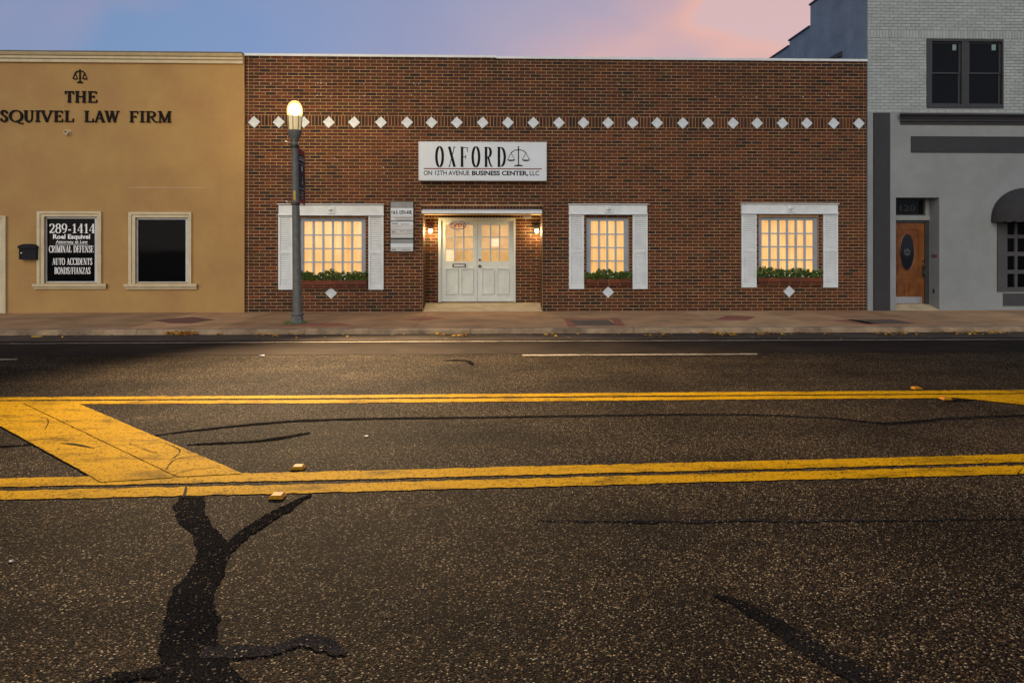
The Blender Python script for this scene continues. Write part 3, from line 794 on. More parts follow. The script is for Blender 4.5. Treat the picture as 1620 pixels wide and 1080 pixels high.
for wi, wd_ in enumerate(WINS):
    o_ = px_rect(*wd_['fr'], YW); o_ = (o_[0] + .002, o_[1] - .002, o_[2] - .04, o_[3] - .002)
    g = wd_['gl']; xm = (g[0] + g[1]) / 2
    i_ = (X(g[0], YWIN), X(g[1], YWIN), Z(xm, g[3], YWIN), Z(xm, g[2], YWIN))
    mb = MB(); frame_bars(mb, o_, i_, YW + .06, YW + .15)
    wob = mb.build('window', M['bluewhite'], brick_b)
    glazed(wob, g, wd_['cols'], 4, YWIN, .044, M['muntinpaint'], M['glass'], .025, .032)
    # pleated curtain, room light put into its emission colour
    mb = MB(); n = 90
    prev = None
    for k in range(n + 1):
        xk = i_[0] - .05 + (i_[1] - i_[0] + .1) * k / n
        yk = YW + .20 + .012 * math.sin(k * .9 + wi) + .006 * math.sin(k * .37)
        if prev: mb.face([(prev[0], prev[1], i_[2] - .06), (xk, yk, i_[2] - .06), (xk, yk, i_[3] + .05), (prev[0], prev[1], i_[3] + .05)])
        prev = (xk, yk)
    mb.build('curtain', M['curtain'], wob, smooth=True)
    mb = MB(); mb.box(o_[0], o_[1], YW + .23, YW + .25, o_[2], o_[3]); mb.build('blind', M['curtain'], wob)
    # shutters
    for a, b in wd_['sh']:
        r = px_rect(a, b, wd_['shy'][0], wd_['shy'][1], YW)
        st = .05; zm_ = r[2] + (r[3] - r[2]) * .50
        mb = MB()
        y0, y1 = YW - .045, YW - .006
        mb.box(r[0], r[0] + st, y0, y1, r[2], r[3]); mb.box(r[1] - st, r[1], y0, y1, r[2], r[3])
        mb.box(r[0] + st, r[1] - st, y0 + .002, y1, r[2], r[2] + .085); mb.box(r[0] + st, r[1] - st, y0 + .002, y1, r[3] - .05, r[3]); mb.box(r[0] + st, r[1] - st, y0 + .002, y1, zm_ - .025, zm_ + .03)
        so = mb.build('shutter', M['white'], brick_b)
        mb = MB()
        for (c, d) in ((r[2] + .085, zm_ - .025), (zm_ + .03, r[3] - .05)):
            n = int((d - c) / .047)
            for k in range(n):
                zk = c + (k + .5) * (d - c) / n
                q = .36 * (d - c) / n
                mb.extrude_x([(y0 + .008, zk - q - .004), (y0 + .013, zk - q - .008), (y0 + .034, zk + q), (y0 + .029, zk + q + .006)][::-1], r[0] + st + .001, r[1] - st - .001)
        mb.box(r[0] + st, r[1] - st, y1 - .004, y1, r[2] + .08, r[3] - .05)
        mb.build('louvres', M['white'], so, kind='stuff')
    # header board with lips and a rosette block
    h = px_rect(*wd_['hd'], YW - .08); y0 = YW - .085
    mb = MB()
    mb.extrude_x([(YW - .004, h[2] + .03), (y0 + .02, h[2] + .03), (y0 + .02, h[3] - .03), (YW - .004, h[3] - .03)], h[0] + .02, h[1] - .02)
    mb.extrude_x([(YW - .005, h[3] - .03), (y0, h[3] - .028), (y0 - .025, h[3] - .012), (y0 - .025, h[3]), (YW - .005, h[3] + .008)], h[0], h[1])
    mb.extrude_x([(YW - .005, h[2]), (y0 - .012, h[2]), (y0 - .012, h[2] + .018), (y0 + .01, h[2] + .03), (YW - .005, h[2] + .03)], h[0] + .01, h[1] - .01)
    ho = mb.build('window_header', M['white'], brick_b)
    cx = (h[0] + h[1]) / 2; cz = (h[2] + h[3]) / 2
    mb = MB(); mb.box(cx - .085, cx + .085, y0 - .01, y0 + .021, cz - .085, cz + .085)
    k = len(mb.v); q = .07
    pts = [(cx - q, cz), (cx, cz - q), (cx + q, cz), (cx, cz + q)]
    for a in range(4):
        b = (a + 1) % 4
        mb.face([(pts[a][0], y0 - .011, pts[a][1]), (pts[b][0], y0 - .011, pts[b][1]), (cx, y0 - .07, cz)])
    mb.build('rosette', M['white'], ho)
    # brick flower ledge
    pl = px_rect(*wd_['pl'], YW - .1)
    zt, zb = pl[3], pl[2]
    mb = MB(); mb.box(pl[0] + .004, pl[1] - .004, YW - .093, YW + .004, zb + (zt - zb) * .41, zt - .012); mb.box(pl[0] + .03, pl[1] - .03, YW - .06, YW + .004, zb - .005, zb + (zt - zb) * .405)
    mb.box(o_[0], o_[1], YW + .004, YW + .24, zb - .02, zt - .03)
    po = mb.build('flower_ledge', M['mortar'], brick_b)
    nb = int(round((pl[1] - pl[0]) / LNG)); bl = (pl[1] - pl[0]) / nb
    for k in range(nb):
        t_ = rnd.choice([(.17, .045, .018), (.14, .038, .016), (.12, .034, .016)])
        m2 = MB(); m2.box(pl[0] + k * bl + .004, pl[0] + (k + 1) * bl - .004, YW - .105, YW - .01, zb + (zt - zb) * .42, zt, t_); m2.build('brick', M['brick'], po)
        m2 = MB(); m2.box(pl[0] + k * bl + .03, pl[0] + (k + 1) * bl + .018, YW - .07, YW - .01, zb - .008, zb + (zt - zb) * .38, tuple(v * .7 for v in t_)); m2.build('brick', M['brick'], po)
    # plants in the box
    lab = ['leafy green plants with a few white flowers in window box beside lamp post',
           'short green plants in narrow window box of the middle window', 'dense green plants and white blooms in window box beside grey building']
    pt = thing('window_plants', lab[wi], 'plants', 'plants in the window boxes')
    fl, bl_ = MB(), MB()
    for k in range(int(1600 * (pl[1] - pl[0]))):
        u = rnd.random(); cx = pl[0] + u * (pl[1] - pl[0])
        hgt = .20 + .09 * mnoise.noise((cx * 3.1, wi * 7.7, 0)) + .09 * mnoise.noise((cx * 11, wi, 4))
        zz = zt - .03 + rnd.random() ** .7 * hgt
        c = Vector((cx, YW - .04 + rnd.uniform(-.085, .09), zz))
        d = Vector((rnd.uniform(-1, 1), rnd.uniform(-1.2, .5), rnd.uniform(-.3, 1))).normalized(); u2 = d.orthogonal().normalized()
        u2.rotate(__import__('mathutils').Quaternion(d, rnd.uniform(0, 6.28)))
        ln_, wd2 = rnd.uniform(.03, .06), rnd.uniform(.012, .022)
        g_ = rnd.uniform(.45, 1.5); tn = (g_ * rnd.uniform(.8, 1.5), g_, g_ * rnd.uniform(.7, 1.3))
        fl.face([c, c + d * ln_ * .5 + u2 * wd2, c + d * ln_, c + d * ln_ * .5 - u2 * wd2], tn)
    for k in range(int((11, 7, 12)[wi] * (pl[1] - pl[0]))):
        base = rnd.choice([.3, .55, .6, .8]) + rnd.uniform(-.14, .14)
        c = Vector((pl[0] + base * (pl[1] - pl[0]), YW - .10 + rnd.uniform(-.04, .06), zt + rnd.uniform(.02, .15)))
        for q in range(5):
            a = q * 1.2566; e = Vector((math.cos(a), -.3, math.sin(a))) * .017; e2 = Vector((math.cos(a + .6), -.3, math.sin(a + .6))) * .014; e3 = Vector((math.cos(a - .6), -.3, math.sin(a - .6))) * .014
            bl_.face([c, c + e3, c + e, c + e2])
    fl.build('foliage', M['leaf'], pt); bl_.build('flowers', M['petal'], pt)

# ------------------------------------------------------------------ entrance
mb = MB()
d0 = (DFX0 + .001, DFX1 - .001, DZ0, DZ1 - .001); lx0, lx1 = X(697.5, YR), X(812.5, YR); lz1 = Z(755, 350, YR)
frame_bars(mb, d0, (lx0, lx1, DZ0 - .001, lz1), YR - .03, YR + .10)
mb.build('door_frame', M['door'], brick_b)
xc = X(755.2, YR)
def door_leaf(xa, xb, glass, hinge):
    Yd = YR + .03
    g = glass; gx0, gx1 = X(g[0], Yd), X(g[1], Yd); gz0, gz1 = Z(755, g[3], Yd), Z(755, g[2], Yd)
    mb = MB(); zb, zt = DZ0 + .012, lz1 - .004
    frame_bars(mb, (xa, xb, zb, zt), (gx0, gx1, gz0, gz1), Yd - .02, Yd + .025)
    d = mb.build('door', M['door'], brick_b)
    glazed(d, g, 3, 3, Yd, .034, M['muntinpaint'], M['glass'], .018, .022)
    # raised panels below the glass
    pz0, pz1 = Z(755, 463.5, Yd), Z(755, 425.5, Yd)
    w_ = (gx1 - gx0)
    for k in (0, 1):
        a = gx0 + k * w_ * .56 + .02; b = a + w_ * .44 - .03
        m2 = MB(); q = .024
        m2.box(a, b, Yd - .0215, Yd - .016, pz0, pz1)
        for (c0, c1, c2, c3) in ((a - q, a, pz0 - q, pz1 + q), (b, b + q, pz0 - q, pz1 + q), (a, b, pz1, pz1 + q), (a, b, pz0 - q, pz0)):
            m2.box(c0, c1, Yd - .05, Yd - .019, c2, c3)
        m2.build('door_panel', M['door'], d)
    mb = MB(); mb.box(gx0 - .04, gx1 + .04, Yd + .16, Yd + .17, gz0 - .04, gz1 + .05); mb.build('hallway_glow', M['room'], d)
    return d, (gx0, gx1, gz0, gz1), Yd
dl, gA, Yd = door_leaf(lx0 + .003, xc - .003, (705, 748.0, 356.0, 413.5), 0)
dr, gB, Yd = door_leaf(xc + .003, lx1 - .003, (762, 804.5, 356.0, 413.5), 1)
mb = MB(); wA = (gA[1] - gA[0]) / 3; hA = (gA[3] - gA[2]) / 3
mb.box(gA[0] + .01, gA[0] + wA - .008, Yd + .03, Yd + .033, gA[2] + .005, gA[2] + hA * 1.02); mb.build('paper_notice', M['paper'], dl)
mb = MB(); mb.box(gB[0] + wA + .012, gB[0] + 2 * wA - .014, Yd + .03, Yd + .033, gB[2] + hA * 1.22, gB[2] + hA * 1.88); mb.build('paper_notice', M['paper'], dr)
def knob(x, z, r):
    m2 = MB(); m2.lathe([(r, 0), (r, .012), (r * .5, .016), (r * .5, .03), (r * .95, .038), (r * .8, .055)], (0, 0, 0), 14)
    m2.v = [(x + a, Yd - .021 - c, z + b) for a, b, c in m2.v]; return m2
knob(X(759, Yd), Z(759, 411, Yd), .028).build('deadbolt', M['bronze'], dr, smooth=True)
knob(X(759, Yd), Z(759, 421, Yd), .036).build('handle', M['bronze'], dr, smooth=True)
mb = MB(); ms = px_rect(716, 737, 417, 423, Yd); frame_bars(mb, ms, (ms[0] + .03, ms[1] - .03, ms[2] + .02, ms[3] - .02), Yd - .03, Yd - .015)
mso = mb.build('mail_slot', M['bronze'], dl)
mb = MB(); mb.box(ms[0] + .03, ms[1] - .03, Yd - .024, Yd - .0205, ms[2] + .02, ms[3] - .02); mb.build('flap', M['silver'], dl)
# sloped threshold
mb = MB(); mb.extrude_x([(YW - .02, ZS - .05), (YW - .02, ZS + .012), (YR + .13, DZ0 + .002), (YR + .13, ZS - .05)][::-1], RX0 + .008, RX1 - .008); mb.build('threshold_ramp', M['ramp'], brick_b)
# canopy slab
cp = px_rect(667, 857.5, 333.5, 337.8, YW - .3)
mb = MB(); mb.extrude_x([(YW - .002, RZ1 + .02), (YW - .32, cp[2] - .0), (YW - .32, cp[3]), (YW - .002, cp[3] + .05)][::-1], cp[0], cp[1]); mb.build('canopy', M['white'], brick_b)
mb = MB(); sb = px_rect(827, 840.5, 339, 345.5, YR - .3); mb.box(sb[0], sb[1], YR - .36, YR - .24, sb[2], RZ1 + .003); mb.box(sb[0] + .02, sb[1] - .02, YR - .366, YR - .358, sb[2] + .02, RZ1 - .02)
mb.build('soffit_box', M['silver'], brick_b)
mb = MB(); mb.box(RX0, RX1, YW + .012, YR, RZ1 + .003, RZ1 + .02); mb.build('soffit', M['white'], brick_b)

# neon sign inside the left door
ns = thing('neon_sign', 'oval red and blue neon OPEN sign hung inside the left glazed door', 'sign')
def text_mesh(body, x0, x1, z0, z1, y, depth=.004, bold=0.0, material=None, name='lettering', parent=None, shear=0.0, **props):
    cu = bpy.data.curves.new('lettering', 'FONT'); cu.body = body; cu.offset = bold; cu.extrude = .0; cu.resolution_u = 3; cu.shear = shear
    tmp = bpy.data.objects.new('lettering_tmp', cu); COL.objects.link(tmp)
    bpy.context.view_layer.update()
    dg = bpy.context.evaluated_depsgraph_get()
    me = bpy.data.meshes.new_from_object(tmp.evaluated_get(dg))
    bpy.data.objects.remove(tmp); bpy.data.curves.remove(cu)
    vs = [v.co.copy() for v in me.vertices]
    a, b = min(v.x for v in vs), max(v.x for v in vs); c, d = min(v.y for v in vs), max(v.y for v in vs)
    for v, co in zip(me.vertices, vs):
        v.co = (x0 + (co.x - a) / (b - a) * (x1 - x0), y, z0 + (co.y - c) / (d - c) * (z1 - z0))
    me.materials.clear(); me.materials.append(material); me.name = name
    return link(name, me, parent, **props)
nc = at(724, 356.5, Yd - .035); nrx, nrz = X(740, Yd) - X(724, Yd), .098
mb = MB(); mb.tube([(nc.x + nrx * .8 * math.cos(a * .1963), nc.y, nc.z + nrz * math.sin(a * .1963)) for a in range(33)], .010, 6); mb.build('ring', M['neonblue'], ns, smooth=True)
text_mesh('OPEN', nc.x - nrx * .66, nc.x + nrx * .66, nc.z - .045, nc.z + .05, nc.y - .002, bold=.025, material=M['neonred'], parent=ns)
mb = MB(); mb.box(nc.x - .004, nc.x + .004, nc.y, nc.y + .012, nc.z + nrz, nc.z + nrz + .03); mb.build('hanger', M['bronze'], ns)

# wall lights either side of the door
def point_light(name, loc, power, col, radius, parent=None):
    ld = bpy.data.lights.new(name, 'POINT'); ld.energy = power; ld.color = col; ld.shadow_soft_size = radius
    o = bpy.data.objects.new(name, ld); COL.objects.link(o); o.location = loc
    if parent: o.parent = parent
    return o
for px, lab in ((681, 'lit brass wall light beside the door on the directory sign side'), (849, 'lit brass wall light under the small grey soffit box')):
    p = at(px, 365, YR - .14); wl = thing('wall_light', lab, 'wall light', 'lit wall lights flanking the white doors')
    m2 = MB(); m2.box(p.x - .05, p.x + .05, YR - .02, YR - .001, p.z - .02, p.z + .15); m2.build('back_plate', M['bronze'], wl)
    m2 = MB(); m2.tube([(p.x, YR - .02, p.z + .09), (p.x, YR - .08, p.z + .12), (p.x, YR - .14, p.z + .11), (p.x, YR - .14, p.z + .06)], .009, 8); m2.build('arm', M['bronze'], wl, smooth=True)
    m2 = MB(); m2.lathe([(.02, .06), (.055, .055), (.062, .045)], p, 14); m2.build('shade', M['bronze'], wl)
    m2 = MB(); m2.lathe([(.008, -.055), (.034, -.04), (.048, -.01), (.042, .025), (.02, .042)], p, 14); m2.build('bulb', M['bulbglow'], wl, smooth=True)
    point_light('wall_light_lamp', (p.x, p.y - .07, p.z - .02), 34, (1.0, .72, .32), .05, wl)

# ------------------------------------------------------------------ serif stroke lettering
def arc(cx, cy, rx, ry, a0, a1, n=14):
    return [(cx + rx * math.cos(R(a0 + (a1 - a0) * i / n)), cy + ry * math.sin(R(a0 + (a1 - a0) * i / n))) for i in range(n + 1)]
# strokes: (points, weight) weight None = contrast by direction, else fixed; s = serif (x, y, half width)
def G(w, strokes, serifs=()): return (w, strokes, serifs)
GL = {
 'T': G(.84, [([(.42, 0), (.42, 1)], 1), ([(0, .96), (.84, .96)], 0), ([(.03, .98), (.03, .74)], 0), ([(.81, .98), (.81, .74)], 0)], [(.42, .03, .17)]),
 'H': G(.92, [([(.17, 0), (.17, 1)], 1), ([(.75, 0), (.75, 1)], 1), ([(.17, .52), (.75, .52)], 0)], [(.17, .03, .16), (.75, .03, .16), (.17, .97, .16), (.75, .97, .16)]),
 'E': G(.76, [([(.17, 0), (.17, 1)], 1), ([(.0, .96), (.7, .96)], 0), ([(.17, .52), (.52, .52)], 0), ([(0, .04), (.74, .04)], 0), ([(.69, .98), (.69, .76)], 0), ([(.73, .02), (.73, .26)], 0), ([(.52, .62), (.52, .42)], 0)]),
 'F': G(.72, [([(.17, 0), (.17, 1)], 1), ([(.0, .96), (.7, .96)], 0), ([(.17, .50), (.52, .50)], 0), ([(.69, .98), (.69, .74)], 0), ([(.52, .60), (.52, .40)], 0)], [(.17, .03, .17)]),
 'L': G(.74, [([(.17, 0), (.17, 1)], 1), ([(0, .04), (.7, .04)], 0), ([(.70, .02), (.70, .3)], 0)], [(.17, .97, .17)]),
 'I': G(.36, [([(.18, 0), (.18, 1)], 1)], [(.18, .03, .18), (.18, .97, .18)]),
 'S': G(.64, [([(.56, .72), (.55, .90), (.42, .985), (.28, .98), (.13, .90), (.09, .77), (.14, .65), (.28, .56), (.42, .47), (.54, .36), (.57, .22), (.51, .09), (.36, .015), (.22, .02), (.09, .10), (.06, .28)], 2)]),
 'O': G(.92, [(arc(.46, .5, .40, .5, 0, 360, 28), None)]),
 'Q': G(.95, [(arc(.46, .5, .40, .5, 0, 360, 28), None), ([(.48, .08), (.62, -.08), (.80, -.17), (.95, -.14)], 2)]),
 'C': G(.84, [(arc(.48, .5, .42, .5, 42, 318, 22), None), ([(.79, .98), (.79, .70)], 0)]),
 'D': G(.92, [([(.17, 0), (.17, 1)], 1), ([(0, .96), (.42, .96)] + arc(.42, .5, .42, .46, 90, -90, 16) + [(.42, .04), (0, .04)], None)]),
 'U': G(.92, [([(.18, 1), (.18, .34)] + arc(.45, .34, .27, .33, 180, 270, 8), 1), (arc(.45, .34, .29, .33, 270, 360, 8) + [(.74, 1)], 0)], [(.18, .97, .17), (.74, .97, .15)]),
 'V': G(.88, [([(.14, 1), (.46, 0)], 1), ([(.46, 0), (.76, 1)], 0)], [(.14, .97, .16), (.76, .97, .13)]),
 'A': G(.90, [([(.12, 0), (.43, 1)], 0), ([(.43, 1), (.76, 0)], 1), ([(.22, .34), (.64, .34)], 0)], [(.12, .03, .13), (.76, .03, .15)]),
 'W': G(1.25, [([(.12, 1), (.38, 0)], 1), ([(.38, 0), (.62, 1)], 0), ([(.60, 1), (.87, 0)], 1), ([(.87, 0), (1.12, 1)], 0)], [(.12, .97, .15), (.62, .97, .14), (1.12, .97, .13)]),
 'R': G(.90, [([(.17, 0), (.17, 1)], 1), ([(0, .96), (.42, .96)] + arc(.42, .73, .26, .23, 90, -90, 12) + [(.42, .50), (.17, .50)], None), ([(.40, .50), (.60, .18), (.72, .04), (.90, .03)], 2)], [(.17, .03, .17)]),
 'B': G(.82, [([(.17, 0), (.17, 1)], 1), ([(0, .96), (.40, .96)] + arc(.40, .74, .24, .22, 90, -90, 12) + [(.40, .52), (.17, .52)], None), ([(.40, .52)] + arc(.42, .28, .30, .24, 90, -90, 12) + [(.42, .04), (0, .04)], None)]),
 'M': G(1.12, [([(.15, 0), (.17, 1)], 0), ([(.17, 1), (.53, .02)], 1), ([(.53, .02), (.90, 1)], 0), ([(.92, 0), (.92, 1)], 1)], [(.15, .03, .14), (.92, .03, .17), (.12, .97, .12), (.96, .97, .13)]),
 'N': G(.98, [([(.16, 0), (.16, 1)], 0), ([(.16, 1), (.80, 0)], 1), ([(.80, 0), (.80, 1)], 0)], [(.16, .03, .14), (.13, .97, .13), (.80, .97, .14)]),
 'X': G(.90, [([(.12, 1), (.76, 0)], 1), ([(.14, 0), (.74, 1)], 0)], [(.13, .03, .13), (.76, .03, .15), (.12, .97, .15), (.74, .97, .13)]),
 'Z': G(.78, [([(.06, .96), (.72, .96)], 0), ([(.70, .96), (.06, .04)], 1), ([(.06, .04), (.74, .04)], 0), ([(.07, .98), (.07, .76)], 0), ([(.73, .02), (.73, .26)], 0)]),
 '/': G(.5, [([(.02, -.05), (.46, 1.05)], 0)]),
 '-': G(.42, [([(.05, .34), (.37, .34)], 1.01)]),
 '1': G(.55, [([(.30, 0), (.30, 1)], 1), ([(.30, .98), (.08, .80)], 0)], [(.30, .03, .2)]),
 '2': G(.66, [([(.08, .74), (.12, .90), (.30, .98), (.48, .93), (.56, .76), (.50, .56), (.30, .32), (.06, .07)], None), ([(.05, .07), (.58, .07)], 1.01), ([(.58, .05), (.61, .24)], 0)]),
 '4': G(.70, [([(.48, 0), (.48, 1)], 1), ([(.48, .98), (.04, .28)], 0), ([(.03, .27), (.68, .27)], 0)], [(.48, .03, .17)]),
 '8': G(.66, [(arc(.33, .75, .22, .23, 0, 360, 20), None), (arc(.33, .27, .27, .26, 0, 360, 20), None)]),
 '9': G(.66, [(arc(.32, .68, .25, .30, 0, 360, 20), None), ([(.57, .68), (.54, .35), (.40, .10), (.14, .03)], 2)]),
 ' ': G(.45, []),
}
def glyph(mbx, ch, x0, x1, z0, z1, y, thick, thin, depth):
    """one serif letter in the box x0..x1, z0..z1; weights are fractions of the height"""
    w_, strokes, serifs = GL[ch]; sx = (x1 - x0) / w_; sz = (z1 - z0); T_, t_ = thick * sz, thin * sz
    layer = 0
    def sweep(pts, wt):
        nonlocal layer
        yy = y - layer * .0004; layer += 1
        P = [Vector((x0 + p[0] * sx, z0 + p[1] * sz)) for p in pts]
        closed = (P[0] - P[-1]).length < 1e-6
        Lf, Rt = [], []
        for i, p in enumerate(P):
            if closed: a, b = P[(i - 1) % (len(P) - 1)], P[(i + 1) % (len(P) - 1)]
            else: a, b = P[max(i - 1, 0)], P[min(i + 1, len(P) - 1)]
            d = (b - a)
            if d.length < 1e-9: d = Vector((0, 1))
            d.normalize(); n = Vector((-d.y, d.x))
            if wt is None: h = t_ + (T_ - t_) * abs(d.y) ** 1.3
            elif wt == 2: h = t_ + (T_ - t_) * max(abs(d.y), .0) ** .8 * (1.0 if 1 < i < len(P) - 2 else .6)
            elif wt == 1 or wt == 1.01: h = T_ * (.8 if wt == 1.01 else 1)
            else: h = t_
            Lf.append(p + n * h / 2); Rt.append(p - n * h / 2)
        for i in range(len(P) - 1):
            q = [Rt[i], Rt[i + 1], Lf[i + 1], Lf[i]]
            area = sum(q[k].x * q[(k + 1) % 4].y - q[(k + 1) % 4].x * q[k].y for k in range(4))
            if area < 0: q.reverse()
            mbx.prism([(v.x, v.y) for v in q], yy - depth, yy)
    for pts, wt in strokes: sweep(pts, wt)
    for (sxp, szp, hw) in serifs: sweep([(sxp - hw, szp), (sxp + hw, szp)], 0)
def serif_line(text, xa, xb, z0, z1, y, thick, thin, depth, track=.10):
    tot = sum(GL[c][0] for c in text) + track * (len(text) - 1); k = (xb - xa) / tot
    m2 = MB(); x = xa
    for c in text:
        glyph(m2, c, x, x + GL[c][0] * k, z0, z1, y, thick, thin, depth); x += (GL[c][0] + track) * k
    return m2
def scales_emblem(m2, x0, x1, z0, z1, y, lw, depth, beam=.86):
    """balance scales drawn with bars"""
    cx = (x0 + x1) / 2; hw = (x1 - x0) / 2; h = z1 - z0; lay = [0]
    def bar(pts, w_):
        yy = y - lay[0] * .0004; lay[0] += 1
        for a, b in zip(pts[:-1], pts[1:]):
            d = Vector((b[0] - a[0], b[1] - a[1])); 
            if d.length < 1e-9: continue
            d.normalize(); n = Vector((-d.y, d.x)) * w_ / 2; e = d * w_ * .25
            q = [(a[0] - e.x - n.x, a[1] - e.y - n.y), (b[0] + e.x - n.x, b[1] + e.y - n.y), (b[0] + e.x + n.x, b[1] + e.y + n.y), (a[0] - e.x + n.x, a[1] - e.y + n.y)]
            m2.prism(q, yy - depth, yy)
    bar([(cx, z0), (cx, z1)], lw * 1.8)
    bar([(cx - hw * .36, z0 + lw * .6), (cx + hw * .36, z0 + lw * .6)], lw * 1.7)
    bar([(cx - hw * .2, z0 + lw * 1.8), (cx + hw * .2, z0 + lw * 1.8)], lw * 1.2)
    bz = z0 + h * beam
    px_ = hw * .66
    bar([(cx - px_, bz - h * .16), (cx - px_ * .6, bz - h * .04), (cx, bz), (cx + px_ * .6, bz - h * .04), (cx + px_, bz - h * .16)], lw * 1.3)
    for sgn in (-1, 1):
        ax = cx + sgn * px_; az = bz - h * .16; pz = z0 + h * .32; pw = hw * .32
        bar([(ax, az), (ax - pw, pz)], lw * .8); bar([(ax, az), (ax + pw, pz)], lw * .8)
        yy = y - .006
        pts = [(ax - pw * 1.08, pz + lw * .3)] + [(ax + pw * 1.08 * math.cos(R(a)), pz + lw * .3 + h * .075 * math.sin(R(a))) for a in range(200, 341, 20)] + [(ax + pw * 1.08, pz + lw * .3)]
        m2.prism(pts, yy - depth, yy)

# ------------------------------------------------------------------ main sign on the brick wall
sg = thing('shop_sign', 'wide white box sign with OXFORD and balance scales over the entrance canopy', 'sign')
YS = YW - .22
s4 = px_rect(662, 865, 224.2, 286, YS)
mb = MB(); frame_bars(mb, s4, (s4[0] + .02, s4[1] - .02, s4[2] + .02, s4[3] - .02), YS, YW - .012); mb.box(s4[0] + .02, s4[1] - .02, YS + .1, YW - .014, s4[2] + .02, s4[3] - .02); mb.build('cabinet', M['silver'], sg)
mb = MB(); mb.box(s4[0] + .021, s4[1] - .021, YS + .003, YS + .09, s4[2] + .021, s4[3] - .021); mb.build('sign_face', M['signface'], sg)
YT = YS + .0025
zt_, zb_ = Z(745, 232.3, YS), Z(745, 264.2, YS)
for c, a, b in (('O', 689.6, 701.2), ('X', 709, 721), ('F', 728.3, 739.8), ('O', 747, 758.7), ('R', 766.5, 779.4), ('D', 787, 799.6)):
    mb = MB(); glyph(mb, c, X(a, YS) - .0, X(b, YS), zb_, zt_, YT, .125, .035, .003); mb.build('letter', M['ink'], sg)
mb = MB(); scales_emblem(mb, X(802.6, YS), X(838, YS), Z(820, 263, YS), Z(820, 232, YS), YT, .014, .003, .84); mb.build('scales_emblem', M['ink'], sg)
mb = MB(); mb.box(X(670.5, YS), X(857, YS), YS - .001, YS + .002, Z(763, 268.0, YS), Z(763, 266.3, YS)); mb.build('red_rule', M['redink'], sg)
for s_, a, b, bo, dsc in (('ON 12TH AVENUE', 670.2, 742.8, .014, 0), ('BUSINESS CENTER,', 746.6, 835.5, .035, .22), ('LLC', 838, 853, .014, 0)):
    z1_ = Z(763, 270.2, YS); z0_ = Z(763, 277.6, YS) - (.02 if dsc else 0)
    text_mesh(s_, X(a, YS), X(b, YS), z0_, z1_, YS + .001, bold=bo, material=M['ink'], parent=sg)

# ------------------------------------------------------------------ directory sign
dsn = thing('directory_sign', 'tall grey directory board with 116 S. 12TH AVE. left of the entrance', 'sign')
YD = YW - .06
fr_ = px_rect(616.8, 654.6, 318.5, 398.7, YD)
mb = MB(); mb.box(fr_[0], fr_[1], YD + .012, YW - .012, fr_[2], fr_[3]); mb.build('board', M['ink'], dsn)
def dpanel(y0, y1, m, x0=618.0, x1=653.6):
    r = px_rect(x0, x1, y0, y1, YD); m2 = MB(); m2.box(r[0], r[1], YD, YD + .011, r[2], r[3]); return m2.build('sign_panel', m, dsn)
for y0, y1, m in ((319.3, 328.6, 'slate'), (329.0, 342.0, 'signface'), (342.4, 349.2, 'silver'), (350.6, 356.4, 'signface'), (356.7, 363.3, 'silver'), (363.7, 369.3, 'silver'), (369.7, 376.3, 'silver'),
                  (378.4, 384.6, 'slate'), (384.9, 391.6, 'signface'), (391.9, 397.6, 'silver')):
    dpanel(y0, y1, M[m])
zz = lambda y: Z(636, y, YD)
text_mesh('116 S. 12TH AVE.', X(619.4, YD), X(652, YD), zz(339), zz(333), YD - .0012, bold=.045, material=M['ink'], parent=dsn)
mb = MB()
for y0, segs in ((344.4, [(624, 652)]), (347.3, [(626, 651)]), (354.2, [(634, 648)]), (365.4, [(633, 640), (643.5, 651)]), (394.6, [(635.5, 649)])):
    for a, b in segs:                              # too small to read in the photograph: short print dashes
        x = a
        while x < b - .4:
            l_ = rnd.uniform(.5, 1.1); mb.box(X(x, YD), X(min(x + l_, b), YD), YD - .002, YD - .0005, zz(y0 + rnd.uniform(.7, 1.1)), zz(y0)); x += l_ + rnd.uniform(.25, .5)
for y0, a, b in ((353.2, 619.5, 629), (366.4, 620, 626), (394.4, 619.5, 627)):
    x = a
    while x < b:
        mb.box(X(x, YD), X(x + .9, YD), YD - .002, YD - .0005, zz(y0 + 1.5), zz(y0 - .4)); x += 1.5
mb.build('small_print', M['ink'], dsn)

# ------------------------------------------------------------------ street lamp
lp = thing('street_lamp', 'grey tapered street lamp with glowing acorn globe at the kerb', 'street lamp')
lb = gnd(470.5, 511.5, ZS)
top = at(466.3, 222, lb.y)
lean = ((top.x - lb.x) / (top.z - lb.z), 0)
u = lb.y / F
mb = MB(); mb.lathe([(.155, 0), (.15, .03), (.125, .06), (.115, .13), (.105, .16)], lb, 8, lean); mb.build('base', M['pole'], lp)
mb = MB(); mb.lathe([(.118, .16), (.128, .175), (.128, .20), (.115, .215)], lb, 20, lean); mb.build('collar', M['pole'], lp, smooth=True)
H = top.z - lb.z
mb = MB(); mb.lathe([(.092, .20), (.088, .5), (.079, 1.5), (.071, 2.5), (.062, H)], lb, 20, lean); mb.build('pole', M['pole'], lp, smooth=True)
tcx = lambda z: (lb.x + lean[0] * z, lb.y, lb.z + z)
c0 = tcx(H)
mb = MB(); mb.lathe([(.066, -.02), (.085, .0), (.085, .03), (.11, .07), (.135, .15), (.14, .19), (.12, .20)], c0, 20); mb.build('capital', M['pole'], lp, smooth=True)
mb = MB(); mb.lathe([(.118, .20), (.125, .25), (.135, .36), (.14, .47)], c0, 20); mb.build('fitter', M['lampfrost'], lp, smooth=True)
mb = MB()
for k in range(8):
    a = k * math.pi / 4
    mb.tube([(c0[0] + r_ * math.cos(a), c0[1] + r_ * math.sin(a), c0[2] + z_) for r_, z_ in ((.122, .19), (.13, .25), (.141, .36), (.146, .475))], .007, 5)
